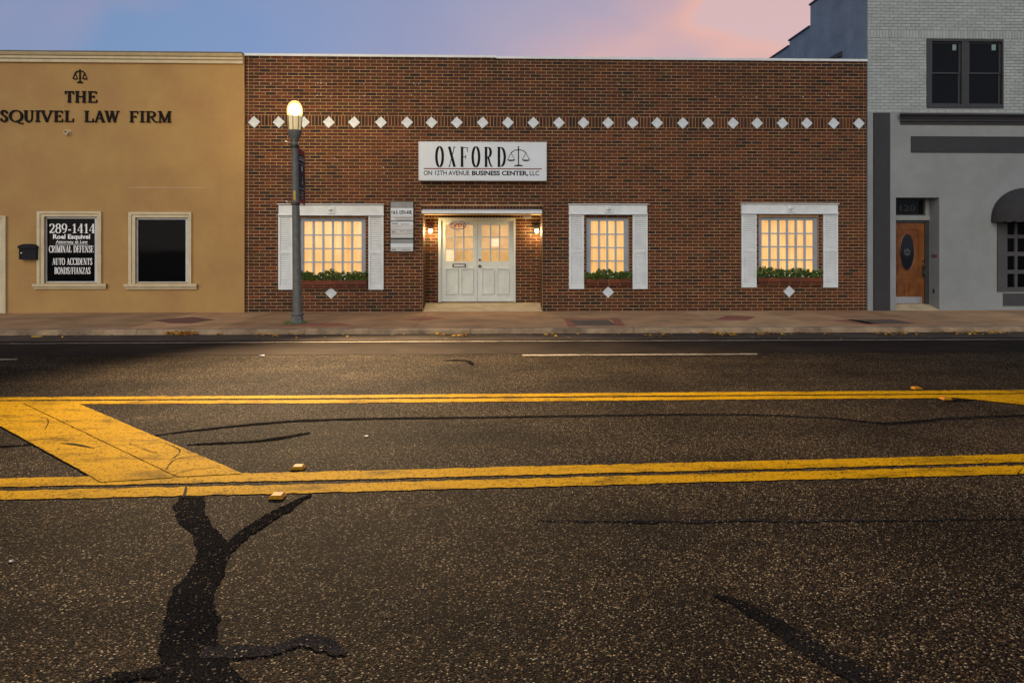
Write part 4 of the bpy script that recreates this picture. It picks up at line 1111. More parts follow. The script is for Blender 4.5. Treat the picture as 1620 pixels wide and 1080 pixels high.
mb.build('cage', M['bronze'], lp)
mb = MB(); mb.lathe([(.135, .475), (.150, .53), (.152, .60), (.140, .67), (.110, .73), (.06, .775), (.004, .79)], c0, 22); mb.build('globe', M['lampshell'], lp, smooth=True)
mb = MB(); mb.lathe([(.02, .475), (.03, .50), (.10, .53), (.125, .59), (.11, .655), (.06, .705), (.004, .72)], c0, 16); mb.build('bulb', M['lampglow'], lp, smooth=True)
point_light('street_lamp_light', (c0[0], c0[1], c0[2] + .60), 1350, (1.0, .68, .30), .14, lp)
spd = bpy.data.lights.new('road_pool_spot', 'SPOT'); spd.energy = 17000; spd.color = (1.0, .74, .44); spd.spot_size = R(92); spd.spot_blend = 1.0; spd.shadow_soft_size = .16  # spot added for the light pool on the road, not a lamp part
spo = bpy.data.objects.new('road_pool_spot', spd); COL.objects.link(spo); spo.parent = lp; spo.location = (c0[0] + .02, c0[1] - .24, c0[2] + .55)
spo.rotation_euler = (Vector((0.0, 7.0, 0)) - Vector(spo.location)).to_track_quat('-Z', 'Y').to_euler()
SL = (c0[0], c0[1], c0[2] + .62)
# fittings on the pole
def ring(z, r_, h):
    m2 = MB(); m2.lathe([(r_, 0), (r_ + .008, .006), (r_ + .008, h - .006), (r_, h)], tcx(z), 18); return m2
zA = at(466, 231.5, lb.y).z - lb.z; zB = at(466, 322.5, lb.y).z - lb.z
for zk in (zA, zB):
    ring(zk - .03, .08, .06).build('band', M['bronze'], lp)
    c = tcx(zk); m2 = MB(); m2.tube([(c[0], c[1] - .06, c[2]), (c[0] - .01, c[1] - .62, c[2] + .012)], .010, 8); m2.build('bracket_arm', M['steel'], lp)
    m2 = MB(); m2.tube([(c[0], c[1] + .06, c[2]), (c[0], c[1] + .70, c[2])], .010, 8); m2.build('bracket_arm', M['steel'], lp)
m2 = MB()
for k in range(5):
    c = tcx(at(467, 303.5 + k * 3.0, lb.y).z - lb.z); m2.box(c[0] - .018, c[0] + .022, c[1] - .086, c[1] - .07, c[2] - .014, c[2] + .014)
m2.build('number_sticker', M['yellowsticker'], lp)
m2 = MB(); c = tcx(zA + .12); m2.lathe([(.016, 0), (.016, .01), (.006, .014)], (0, 0, 0), 10); m2.v = [(c[0] + .0 + a, c[1] - .068 - d, c[2] + b) for a, b, d in m2.v]; m2.build('photo_cell', M['white'], lp)
# banner hung behind the pole
bn = thing('street_banner', 'narrow navy and red banner hanging beside the lamp post', 'banner')
b0 = tcx(zA); b1 = tcx(zB)
ya, yb = lb.y + .10, lb.y + .66
def ban(z0, z1, m, off=0.0, y0=ya, y1=yb, name='cloth', parent=bn):
    m2 = MB(); n = 8
    xa = lambda z: lb.x + .035 + lean[0] * (z - lb.z) + off
    for k in range(n):
        a, b = y0 + (y1 - y0) * k / n, y0 + (y1 - y0) * (k + 1) / n
        wv = lambda y: .012 * math.sin((y - ya) * 9)
        for s_ in (-1, 1):
            e = s_ * (.003 + (0.001 if off else 0))
            q = [(xa(z0) + wv(a) + e, a, z0), (xa(z0) + wv(b) + e, b, z0), (xa(z1) + wv(b) + e, b, z1), (xa(z1) + wv(a) + e, a, z1)]
            m2.face(q if s_ > 0 else q[::-1])
    return m2.build(name, m, parent)
zt2, zb2 = b0[2] - .03, b1[2] + .02
ht = zt2 - zb2
cl = ban(zb2 + ht * .075, zt2 - ht * .09, M['navy'])
ban(zt2 - ht * .09, zt2, M['redcloth']); ban(zb2, zb2 + ht * .075, M['redcloth'])
for f0, f1, m, y0, y1 in ((.845, .86, 'silver', .05, .5), (.80, .82, 'silver', .05, .5), (.735, .742, 'silver', 0, .56), (.60, .70, 'silver', .16, .30), (.50, .58, 'redcloth', .20, .25), (.44, .50, 'slate', .22, .28), (.36, .42, 'silver', .20, .30),
                          (.275, .285, 'silver', .0, .5), (.20, .22, 'slate', .1, .4), (.155, .165, 'silver', .0, .45), (.115, .15, 'redcloth', .12, .26), (.10, .11, 'silver', .1, .4)):
    ban(zb2 + ht * f0, zb2 + ht * f1, M[m], .0035, ya + y0, ya + y1, 'print')

# ------------------------------------------------------------------ stucco building (left)
law = thing('stucco_building', 'flat ochre stucco law office with cream cornice and trimmed windows', 'building')
LX0, LX1 = -24.0, X(386.6, YL)
lz = Z(200, 92, YL)
LW = [dict(tr=(59, 160.5, 334.5, 449), op=(70.5, 155, 342.5, 447), gl=(75, 151, 346, 445), sill=(54, 165, 449, 457.5)),
      dict(tr=(203.7, 303, 335.5, 449), op=(214.5, 298.5, 344, 447), gl=(219, 294.5, 347.5, 445.5), sill=(199, 308.6, 449, 458))]
lh = []
for q in LW:
    r = px_rect(*q['op'], YL); lh.append((r[0], r[1], r[2], r[3], .12))
dr_ = px_rect(-72, 2.2, 347.5, 498, YL); lh.append((dr_[0], dr_[1], ZS, dr_[3], .16))
mb = MB(); backing(mb, LX0, LX1, -.02, lz + .02, lh, YL, .12)
mb.face([(LX1, YL, 0), (LX1, 34, 0), (LX1, 34, lz), (LX1, YL, lz)]); mb.face([(LX0, YL, 0), (LX0, 34, 0), (LX0, 34, lz), (LX0, YL, lz)][::-1])
mb.face([(LX0, 34, 0), (LX1, 34, 0), (LX1, 34, lz), (LX0, 34, lz)][::-1])
mb.build('wall', M['stucco'], law)
mb = MB(); mb.box(LX0, LX1, YL + .3, 34, lz - .5, lz - .42); mb.box(LX0, LX1, YL + .01, YL + .3, lz - .6, lz + .0); mb.build('roof', M['membrane'], law)
ct = Z(300, 84.6, YL - .1); cb = Z(300, 99.2, YL - .1); hc = ct - cb
mb = MB(); mb.extrude_x([(YL - .004, cb), (YL - .05, cb), (YL - .055, cb + hc * .30), (YL - .03, cb + hc * .32), (YL - .03, cb + hc * .36), (YL - .075, cb + hc * .40), (YL - .08, cb + hc * .62), (YL - .06, cb + hc * .64), (YL - .06, cb + hc * .68),
                        (YL - .10, cb + hc * .72), (YL - .135, cb + hc * .94), (YL - .135, ct), (YL + .25, ct), (YL + .25, cb)], LX0, LX1 - .02); mb.build('cornice', M['trim'], law)
mb = MB(); mb.box(LX0, LX1 - .015, YL - .145, YL + .26, ct + .002, ct + .03); mb.build('coping', M['bronze'], law)
def trim_frame(outer, inner, parent, bottom=False):
    """stepped moulding round an opening"""
    o_ = px_rect(*outer, YL - .03); i_ = px_rect(*inner, YL); m2 = MB()
    md = tuple((o_[k] * .55 + i_[k] * .45) for k in range(4))
    zb0 = o_[2]
    for (oo, ii, yy) in ((o_, md, YL - .055), (md, (i_[0] + .003, i_[1] - .003, i_[2], i_[3] - .003), YL - .03)):
        m2.box(oo[0], ii[0], yy, YL + .003, zb0, oo[3]); m2.box(ii[1], oo[1], yy, YL + .003, zb0, oo[3]); m2.box(ii[0], ii[1], yy + .001, YL + .003, ii[3], oo[3])
    return m2
for wi, q in enumerate(LW):
    op = px_rect(*q['op'], YL); YP = YL + .07
    g = px_rect(*q['gl'], YP)
    mb = MB(); frame_bars(mb, (op[0] + .001, op[1] - .001, op[2] + .001, op[3] - .001), g, YP - .03, YP + .05)
    wo = mb.build('window', M['silver'], law)
    trim_frame(q['tr'], q['op'], wo).build('trim', M['trim'], wo)
    sl = px_rect(*q['sill'], YL - .08); h_ = sl[3] - sl[2]
    mb = MB(); mb.extrude_x([(YL + .002, sl[2]), (YL - .05, sl[2] + .005), (YL - .06, sl[2] + h_ * .4), (YL - .095, sl[2] + h_ * .5), (YL - .10, sl[3]), (YL + .002, sl[3] + .002)], sl[0], sl[1], .4, .4); mb.build('sill', M['trim'], wo)
    mb = MB(); mb.box(g[0], g[1], YP, YP + .006, g[2], g[3]); mb.build('pane', M['darkglass'], wo)
    mb = MB(); mb.box(op[0], op[1], YP + .06, YP + .08, op[2], op[3]); mb.build('blackout', M['black'], wo)
    if wi == 0:
        yt = YP - .001
        zl = lambda y: Z(113, y, YP)
        serif_line('289-1414', X(78, YP), X(150.4, YP), zl(368.8), zl(354), yt, .155, .055, .002, .08).build('lettering', M['whiteink'], wo)
        text_mesh('Roel Esquivel', X(84, YP), X(142.5, YP), zl(380.2), zl(370.6), yt - .001, bold=.03, material=M['whiteink'], parent=wo)
        text_mesh('Attorney at Law', X(88.4, YP), X(138.8, YP), zl(386.2), zl(380.2), yt - .001, bold=.015, material=M['whiteink'], parent=wo)
        mb = MB(); mb.box(X(88, YP), X(139.2, YP), yt - .002, yt, zl(386.9), zl(386.2)); mb.build('lettering', M['whiteink'], wo)
        serif_line('CRIMINAL DEFENSE', X(77.8, YP), X(148, YP), zl(399.4), zl(388.6), yt, .115, .045, .002, .10).build('lettering', M['whiteink'], wo)
        serif_line('AUTO ACCIDENTS', X(83, YP), X(145.7, YP), zl(419), zl(408.3), yt, .115, .045, .002, .10).build('lettering', M['whiteink'], wo)
        serif_line('BONDS/FIANZAS', X(86.4, YP), X(143, YP), zl(433.5), zl(422.8), yt, .115, .045, .002, .10).build('lettering', M['whiteink'], wo)
# the door at the left edge
do = trim_frame((-84, 9.6, 341.6, 497.5), (-72, 2.2, 347.5, 498), law).build('door_trim', M['trim'], law)
mb = MB(); frame_bars(mb, (dr_[0] + .001, dr_[1] - .001, ZS, dr_[3]), (dr_[0] + .12, dr_[1] - .12, ZS + .25, dr_[3] - .12), YL + .08, YL + .13); dd = mb.build('door', M['silver'], law)
mb = MB(); mb.box(dr_[0] + .12, dr_[1] - .12, YL + .1, YL + .108, ZS + .25, dr_[3] - .12); mb.build('pane', M['darkglass'], dd)
mb = MB(); mb.box(dr_[0], dr_[1], YL + .14, YL + .16, ZS, dr_[3]); mb.build('blackout', M['black'], dd)
mb = MB(); mb.tube([(dr_[1] - .06, YL + .08, 1.0), (dr_[1] - .06, YL + .03, 1.0), (dr_[1] - .06, YL + .03, 1.3), (dr_[1] - .06, YL + .08, 1.3)], .012, 8); mb.build('handle', M['steel'], dd)

mb = MB(); p0, p1 = at(204, 296.5, YL), at(324, 297, YL); mb.box(p0.x, p1.x, YL - .003, YL + .001, p0.z - .004, p0.z + .004); mb.build('plaster_seam', M['trim'], law)
# raised letters
lt = thing('wall_lettering', 'dark raised serif letters and balance scales high on ochre stucco wall', 'lettering')
z0_, z1_ = Z(128, 162.6, YL), Z(128, 144.8, YL)
for c, a, b in (('T', 103.8, 117.2), ('H', 119.7, 136.8), ('E', 139.9, 154)):
    mb = MB(); glyph(mb, c, X(a, YL), X(b, YL), z0_, z1_, YL - .004, .20, .085, .03); mb.build('letter', M['letter'], lt)
for c, a, b in (('E', -15, -1.0), ('S', 1.8, 12.6), ('Q', 15.4, 37.5), ('U', 38.5, 54.6), ('I', 56.6, 64), ('V', 64.6, 84.5), ('E', 86.3, 100.2), ('L', 103.3, 117.2),
                ('L', 134.5, 148.6), ('A', 149.8, 166.6), ('W', 166.6, 189.3), ('F', 206, 219), ('I', 222, 229.2), ('R', 231.6, 249.8), ('M', 250.6, 272)):
    z0b, z1b = Z(136, 193.4, YL), Z(136, 175.8, YL)
    mb = MB(); glyph(mb, c, X(a, YL), X(b, YL), z0b, z1b, YL - .004, .20, .085, .03); mb.build('letter', M['letter'], lt)
mb = MB(); scales_emblem(mb, X(115.5, YL), X(138.5, YL), Z(127, 131.7, YL), Z(127, 110.6, YL), YL - .004, .016, .02, .90); mb.build('scales_emblem', M['letter'], lt)
# small stub light under the letters
st_ = thing('wall_spout', 'small cream stub sticking out of stucco under the letters', 'spout')
p = at(108, 210, YL); mb = MB(); mb.lathe([(.05, 0), (.05, .10), (.036, .101), (.036, .06)], (0, 0, 0), 12); mb.v = [(p.x + a, YL - c, p.z + b) for a, b, c in mb.v]; mb.build('tube', M['trim'], st_)
mb = MB(); mb.box(p.x - .06, p.x + .06, YL - .012, YL - .001, p.z - .06, p.z + .06); mb.build('flange', M['trim'], st_)
# mailbox
mx_ = thing('mailbox', 'small black wall mailbox with arched lid on the stucco', 'mailbox')
r = px_rect(30, 59, 388, 410.5, YL - .1); hh = r[3] - r[2]; cxm = (r[0] + r[1]) / 2; hw = (r[1] - r[0]) / 2
mb = MB(); mb.box(r[0] + .01, r[1] - .01, YL - .12, YL - .003, r[2], r[3] - hh * .2); mb.build('body', M['mailbox'], mx_)
pts = [(r[0] - .005, r[3] - hh * .22), (r[1] + .005, r[3] - hh * .22), (r[1] + .005, r[3] - hh * .10)] + [(cxm + hw * math.cos(R(a)) * .99, r[3] - hh * .10 + hh * .2 * math.sin(R(a))) for a in range(15, 180, 15)] + [(r[0] - .005, r[3] - hh * .10)]
mb = MB(); mb.prism(pts, YL - .15, YL - .002); mb.build('lid', M['mailbox'], mx_)
mb = MB(); q = at(33.5, 400, YL - .13); mb.box(q.x - .012, q.x + .012, YL - .128, YL - .119, q.z - .012, q.z + .012); mb.build('lock', M['steel'], mx_)

# ------------------------------------------------------------------ grey building (right)
gb = thing('grey_building', 'two storey grey painted brick building with charcoal trim and dome awning', 'building')
GX0 = X(1372.6, YG); GX1 = 22.0
zsplit = Z(1480, 178, YG)
GTOP = 8.55
win = px_rect(1466, 1587.5, 62, 171, YG)
dop = px_rect(1417.3, 1486, 312.5, 489, YG); dop = (dop[0], dop[1], ZS, dop[3])
GDEP = .42
wlow = px_rect(1577, 1670, 340, 461, YG)
gholes_low = [(dop[0], dop[1], ZS, dop[3], GDEP), (wlow[0], wlow[1], wlow[2], wlow[3], .14)]
mb = MB(); backing(mb, GX0, GX1, -.02, zsplit, gholes_low, YG, .14)
mb.build('lower_wall', M['greystucco'], gb)
mb = MB(); backing(mb, GX0, GX1, zsplit, GTOP, [(win[0], win[1], win[2], win[3], .14)], YG + .012, .14)
for f in range(len(mb.f)): mb.t[f] = (.62, .62, .62)
mb.build('upper_wall', M['greypaint'], gb)
# painted brick courses
grecs = []
gp, gl_, gj = .0735, .212, .011
gt = lambda i: (lambda v: (v, v, v))(rnd.uniform(.9, 1.07))
zw1 = win[3]; zsol = Z(1500, 48, YG)
n1 = int(round((zw1 + .01 - zsplit) / gp)); gp1 = (zw1 + .01 - zsplit) / n1
lay_field(GX0, GX1, zsplit, n1, gp1, gl_, gj, YG + .004, [win], gt, grecs)
x = GX0
while x < GX1:
    grecs.append((x + gj / 2, x + .0735 - gj / 2, zw1 + .015, zsol - .005, YG + .004 + rnd.uniform(-.004, .002), gt(0), False)); x += .0735
zs2 = Z(1500, 14, YG); n2 = int(round((zs2 - zsol) / gp)); gp2 = (zs2 - zsol) / n2
lay_field(GX0, GX1, zsol, n2, gp2, gl_, gj, YG + .004, [], gt, grecs, 1)
n3 = int((GTOP - zs2) / gp)
lay_field(GX0, GX1, zs2, n3, gp, gl_, gj, YG + .004, [], gt, grecs)
vis = [r for r in grecs if r[6] and Z(1480, -2, YG) > r[3] and r[1] < X(1622, YG)]
vis = sorted(vis, key=cam_depth)[:300]
sgl = {id(r) for r in vis}
mb = MB()
for r in grecs:
    if id(r) not in sgl: mb.box(r[0], r[1], r[4], r[4] + .025, r[2], r[3], r[5], back=False)
mb.build('brickwork', M['greypaint'], gb, kind='stuff')
gv = []
gw, gh = gl_ - gj, gp - gj
for k in range(12):
    m_ = MB(); tn = gt(0); m_.box(-gw / 2, gw / 2, 0, .025, -gh / 2, gh / 2, tn, back=False); gv.append(m_.mesh('brick', M['greypaint']))
for r in vis:
    o = link('brick', rnd.choice(gv), gb); o.location = ((r[0] + r[1]) / 2, r[4], (r[2] + r[3]) / 2); o.rotation_euler = (rnd.uniform(-.03, .03), rnd.uniform(-.01, .01), rnd.uniform(-.01, .01))
    o.scale = ((r[1] - r[0]) / gw, 1, (r[3] - r[2]) / gh)
# side wall with stepped parapet, receding behind the brick building
def side_z(px, py):
    rr = ray(px, py); t = GX0 / rr[0]; return rr[1] * t, CAMH + rr[2] * t
y1_, z1s = side_z(1282, 9); _, z2s = side_z(1282, 42); y2_, z2b = side_z(1249, 66); _, z3s = side_z(1249, 69); y3_, z3b = side_z(1228, 92)
z2s = (z2s + z2b) / 2; z3s = (z3s + z3b) / 2
GTOP2 = max(z1s, GTOP)
poly = [(YG + .02, 0), (36, 0), (36, z3s - .35), (y3_ + 3.0, z3s - .35), (y3_ + 3.0, z3s), (y2_, z3s), (y2_, z2s), (y1_, z2s), (y1_, z1s), (YG + .02, GTOP)]
mb = MB(); k = len(mb.v)
mb.v += [(GX0, p[0], p[1]) for p in poly] + [(GX0 + .3, p[0], p[1]) for p in poly]; n = len(poly)
mb.f.append(tuple(range(n - 1, -1, -1))); mb.t.append(None); mb.f.append(tuple(range(n, 2 * n))); mb.t.append(None)
for i in range(n):
    j = (i + 1) % n; mb.f.append((i, j, n + j, n + i)); mb.t.append(None)
mb.build('side_wall', M['bluegrey'], gb)
mb = MB(); mb.box(GX0 + .31, GX1, YG + .40, 36, 5.9, 6.0); mb.box(GX1 - .3, GX1, YG + .05, 36, 0, 6.5); mb.box(GX0 + .31, GX1, 35.7, 36, 0, 5.9); mb.build('roof', M['membrane'], gb)
mb = MB()
for (ya2, yb2, zz2) in ((YG + .02, y1_ + .03, z1s), (y1_ + .03, y2_ + .03, z2s), (y2_ + .03, y3_ + 3, z3s)):
    mb.box(GX0 - .035, GX0 + .33, ya2, yb2, zz2 + .002, zz2 + .045)
mb.build('side_coping', M['charcoal'], gb)
# vent stub behind the parapet
mb = MB(); yv, zv = side_z(1318, 91); mb.box(GX0 - .05, GX0 - .002, yv - .5, yv + .35, zv - .1, zv + .02); mb.build('roof_flashing', M['charcoal'], gb)
# pilaster, mouldings, sign band
r = px_rect(1383, 1408.3, 178.5, 492, YG - .05); mb = MB(); mb.box(r[0], r[1], YG - .05, YG - .001, ZS, r[3]); mb.build('pilaster', M['charcoal'], gb)
r = px_rect(1422.5, 1622, 179.5, 196, YG - .14); hm = r[3] - r[2]
mb = MB(); mb.extrude_x([(YG - .001, r[2]), (YG - .03, r[2]), (YG - .035, r[2] + hm * .22), (YG - .06, r[2] + hm * .28), (YG - .065, r[2] + hm * .45), (YG - .10, r[2] + hm * .72), (YG - .15, r[2] + hm * .85), (YG - .15, r[3]), (YG - .001, r[3] + .01)], r[0], GX1 - .5, -.7, 0)
mb.v = [((v[0] if v[0] > r[0] + 3 else r[0] + .10 - (YG - v[1]) * .75 + .02), v[1], v[2]) for v in mb.v]
mb.build('moulding', M['charcoal'], gb)
r = px_rect(1442, 1622, 216, 241.3, YG - .03); mb = MB(); frame_bars(mb, (r[0], GX1 - .8, r[2], r[3]), (r[0] + .02, GX1 - .82, r[2] + .02, r[3] - .02), YG - .03, YG - .001); mb.box(r[0] + .02, GX1 - .82, YG - .022, YG - .002, r[2] + .02, r[3] - .02); mb.build('sign_band', M['charcoal'], gb)
# upper window
YU = YG + .06
inn = px_rect(1471.5, 1582.5, 67, 166, YU)
mb = MB(); frame_bars(mb, (win[0] + .002, win[1] - .002, win[2] + .002, win[3] - .002), inn, YG - .012, YG + .13); xmul0, xmul1 = X(1519, YU), X(1530.5, YU)
mb.box(xmul0, xmul1, YG - .0, YG + .12, inn[2], inn[3]); uw = mb.build('window', M['darkframe'], gb)
for a, b in ((1471.5, 1519), (1530.5, 1582.5)):
    bx0, bx1 = X(a, YU), X(b, YU); zmid = Z(1525, 116, YU)
    for (c, d, yy) in ((zmid - .02, inn[3], YU - .012), (inn[2], zmid + .02, YU + .012)):
        m2 = MB(); frame_bars(m2, (bx0 + .001, bx1 - .001, c, d), (bx0 + .045, bx1 - .045, c + .035, d - .035), yy, yy + .022); m2.build('sash', M['darkframe'], uw)
        m2 = MB(); m2.box(bx0 + .045, bx1 - .045, yy + .009, yy + .013, c + .035, d - .035); m2.build('pane', M['upglass'], uw)
    m2 = MB(); p2 = px_rect(b - 12.5 if a < 1500 else b - 14, b - 6.5 if a < 1500 else b - 7.5, 71, 80, YU); m2.box(p2[0], p2[1], YU - .006, YU - .0045, p2[2], p2[3]); m2.build('window_sticker', M['mint'], uw)
mb = MB(); mb.box(win[0], win[1], YG + .135, YG + .15, win[2], win[3]); mb.build('blackout', M['black'], uw)
# side door in its recess
YE = YG + GDEP
lh2 = px_rect(1417.5, 1472, 314, 341, YE); 
dz0 = Z(1440, 480.5, YE)
rx1 = dop[1]
zb_, zt_ = Z(1440, 348.5, YE), Z(1440, 341, YE)
mb = MB()
mb.box(dop[0], rx1, YE - .05, YE + .03, zb_, zt_)                                    # transom bar
mb.box(X(1463.5, YE), rx1, YE - .02, YE + .03, zt_ + .001, dop[3])
mb.build('transom_bar', M['greystucco'], gb)
tz = px_rect(1417.6, 1463.5, 316.5, 340.5, YE)
mb = MB(); frame_bars(mb, (dop[0], tz[1] - .001, zt_ + .001, dop[3]), (dop[0] + .02, tz[1] - .04, tz[2] + .02, tz[3] - .02), YE + .0, YE + .02); tw = mb.build('transom_window', M['darkframe'], gb)
mb = MB(); mb.box(dop[0] + .02, tz[1] - .04, YE + .008, YE + .012, tz[2] + .02, tz[3] - .02); mb.build('pane', M['upglass'], tw)
text_mesh('120', X(1424, YE), X(1448, YE), Z(1440, 334, YE), Z(1440, 324, YE), YE + .006, bold=.01, material=M['charcoal'], parent=tw)
mb = MB(); mb.box(X(1463.2, YE), rx1, YE - .01, YE + .05, ZS + .05, zb_ - .001); mb.box(dop[0], X(1463.2, YE), YE - .01, YE + .05, Z(1440, 352.5, YE), zb_ - .001); mb.build('door_frame', M['charcoal'], gb)  # charcoal strip at the right jamb also paints in the frame's shade
dx0, dx1 = dop[0] - .05, X(1463, YE)
zdt = Z(1440, 352.5, YE)
mb = MB(); mb.box(dx0, dx1, YE + .02, YE + .06, dz0, zdt); gd = mb.build('door', M['wood'], gb)
def raised(x0p, x1p, y0p, y1p, parent):
    r = px_rect(x0p, x1p, y0p, y1p, YE); m2 = MB(); q = .016
    frame_bars(m2, (r[0] - q, r[1] + q, r[2] - q, r[3] + q), r, YE + .004, YE + .0205); m2.box(r[0] + .015, r[1] - .015, YE + .010, YE + .0205, r[2] + .015, r[3] - .015)
    return m2.build('door_panel', M['wood'], parent)
raised(1420.5, 1453, 363.5, 434.5, gd); raised(1420, 1431, 448, 465, gd); raised(1438.5, 1454, 448, 465, gd)
oc = at(1435.2, 399, YE); orx, orz = X(1446.4, YE) - X(1435.2, YE), Z(1435, 370.5, YE) - oc.z
mb = MB(); mb.prism([(oc.x + orx * math.cos(R(a)), oc.z + orz * math.sin(R(a))) for a in range(0, 360, 12)], YE + .005, YE + .012); ov = mb.build('oval_glass', M['oval'], gd)
mb = MB(); mb.tube([(oc.x + orx * 1.03 * math.cos(R(a)), YE + .004, oc.z + orz * 1.02 * math.sin(R(a))) for a in range(0, 361, 12)], .013, 6); mb.build('oval_moulding', M['wood'], gd, smooth=True)
mb = MB()
for k in range(6):
    a = R(60 * k + 15); b = R(60 * k + 95); s_ = .55
    mb.tube([(oc.x + orx * s_ * .25 * math.cos(b), YE + .002, oc.z + orz * .10 * math.sin(b)), (oc.x + orx * s_ * math.cos(a), YE + .002, oc.z + orz * .26 * math.sin(a))], .003, 5)
mb.tube([(oc.x + orx * .4 * math.cos(R(a)), YE + .002, oc.z + orz * .16 * math.sin(R(a))) for a in range(0, 361, 30)], .003, 5)
mb.build('lead_came', M['slate'], gd)
r = px_rect(1417, 1459.3, 469.5, 480, YE); mb = MB(); mb.box(r[0], r[1], YE + .014, YE + .0195, dz0 + .01, r[3]); mb.build('kick_plate', M['steel'], gd)
hx = X(1460.8, YE); mb = MB(); mb.box(hx - .022, hx + .022, YE + .008, YE + .0195, Z(1460, 440, YE), Z(1460, 419, YE)); mb.tube([(hx, YE + .01, Z(1460, 421.5, YE)), (hx, YE - .04, Z(1460, 423, YE)), (hx, YE - .045, Z(1460, 432, YE)), (hx, YE + .01, Z(1460, 437, YE))], .011, 8); mb.build('handle', M['bronze'], gd)
p = at(1460.6, 413, YE); mb = MB(); mb.lathe([(.03, 0), (.03, .02), (.01, .025)], (0, 0, 0), 12); mb.v = [(p.x + a, YE + .0195 - c, p.z + b) for a, b, c in mb.v]; mb.build('deadbolt', M['bronze'], gd)
mb = MB(); mb.box(rx1 - .006, rx1 - .001, YG + .08, YG + .30, Z(1478, 407.5, YG + .2), Z(1478, 402.5, YG + .2)); mb.build('door_tag', M['maroon'], gb)
mb = MB(); mb.box(rx1 - .02, rx1 - .001, YG + .18, YG + .23, Z(1478, 463, YG + .2), Z(1478, 457, YG + .2)); mb.build('door_bell', M['charcoal'], gb)
mb = MB(); mb.extrude_x([(YG + .002, 0), (YG + .002, ZS + .01), (YE + .03, dz0 - .002), (YE + .03, 0)][::-1], dop[0] + .002, dop[1] - .002); mb.build('threshold', M['ramp'], gb)
# lower window, dome awning, panel
YB = YG + .05
gx = [(1590, 1604.3), (1608.8, 1623), (1627.5, 1642), (1646.5, 1660)]; gy = [(350, 371.3), (377, 398.2), (405, 426.8), (433, 454)]
fo = (wlow[0] - .0, wlow[1] + .0, wlow[2], wlow[3])
mb = MB(); fi = px_rect(1590, 1660, 350, 454, YB)
frame_bars(mb, fo, fi, YG - .03, YG + .08); lw_ = mb.build('window', M['midgrey'], gb)
for a, b in gx:
    for c, d in gy:
        r = px_rect(a, b, c, d, YB); m2 = MB(); m2.box(r[0] - .004, r[1] + .004, YB + .02, YB + .026, r[2] - .004, r[3] + .004); m2.build('pane', M['darkglass'], lw_)
for (a, b), (c, d) in zip(gx[:-1], gx[1:]):
    m2 = MB(); m2.box(X(b, YB), X(c, YB), YB - .02, YB + .03, fi[2], fi[3]); m2.build('muntin', M['midgrey'], lw_)
for (a, b), (c, d) in zip(gy[:-1], gy[1:]):
    m2 = MB(); m2.box(fi[0], fi[1], YB - .017, YB + .028, Z(1620, c, YB), Z(1620, b, YB)); m2.build('muntin', M['midgrey'], lw_)
mb = MB(); mb.box(fo[0], fo[1], YG + .1, YG + .12, fo[2], fo[3]); mb.build('blackout', M['black'], lw_)
ac = at(1624, 345, YG - .02); aw = ac.x - X(1568.5, YG - .02); ah = Z(1624, 297, YG - .02) - ac.z; ad_ = .62
aob = MB(); nu, nv = 10, 24
P = [[(ac.x - aw * math.sin(u_ * math.pi / 2 / nu) * math.cos(v_ * math.pi / nv), YG - .003 - ad_ * math.sin(u_ * math.pi / 2 / nu) * math.sin(v_ * math.pi / nv), ac.z + ah * math.cos(u_ * math.pi / 2 / nu)) for v_ in range(nv + 1)] for u_ in range(nu + 1)]
for a in range(nu):
    for b in range(nv): aob.face([P[a][b], P[a + 1][b], P[a + 1][b + 1], P[a][b + 1]])
aw_o = aob.build('awning', M['awning'], gb, smooth=True)
mb = MB(); nv2 = 96
for b in range(nv2):
    q = []
    for t_ in (b, b + 1):
        v_ = t_ * math.pi / nv2
        q.append((ac.x - aw * math.cos(v_) * 1.002, YG - .003 - ad_ * math.sin(v_) * 1.002, abs(math.sin(t_ * math.pi / 8))))
    mb.face([(q[0][0], q[0][1], ac.z + .004), (q[0][0], q[0][1], ac.z - .085 - .03 * q[0][2]), (q[1][0], q[1][1], ac.z - .085 - .03 * q[1][2]), (q[1][0], q[1][1], ac.z + .004)])
mb.build('valance', M['awning'], aw_o)
r = px_rect(1588, 1660, 464, 483.5, YG - .03); mb = MB(); frame_bars(mb, r, (r[0] + .03, r[1] - .03, r[2] + .03, r[3] - .03), YG - .03, YG - .001)
for k in range(6):
    z_ = r[2] + .04 + k * (r[3] - r[2] - .08) / 6; mb.box(r[0] + .03, r[1] - .03, YG - .022, YG - .012, z_, z_ + .022)
mb.box(r[0] + .03, r[1] - .03, YG - .008, YG - .003, r[2] + .03, r[3] - .03)
mb.build('vent_panel', M['midgrey'], gb)

# ------------------------------------------------------------------ pavement insets
def inset(px_pts, z, material, name, h=.003):
    P_ = [gnd(a, b, ZS) for a, b in px_pts]; m2 = MB()
    n = len(P_); m2.face([(p.x, p.y, ZS + z) for p in P_])
    for i in range(n):
        j = (i + 1) % n; m2.face([(P_[j].x, P_[j].y, ZS + z), (P_[i].x, P_[i].y, ZS + z), (P_[i].x, P_[i].y, ZS - .01), (P_[j].x, P_[j].y, ZS - .01)])
    nrm = (P_[1] - P_[0]).cross(P_[2] - P_[1]).z
    if nrm < 0: m2.f = [tuple(reversed(f)) for f in m2.f]
    return m2.build(name, material, pave)
inset([(899, 517), (912, 517), (906, 505.5), (894, 505.5)], .004, M['redpaver'], 'paver_band')
inset([(976.5, 516), (990.5, 516), (978.5, 503.5), (966, 503.5)], .004, M['redpaver'], 'paver_band')
inset([(894, 505.3), (966, 505.3), (964.5, 504), (893, 504)], .004, M['redpaver'], 'paver_band')
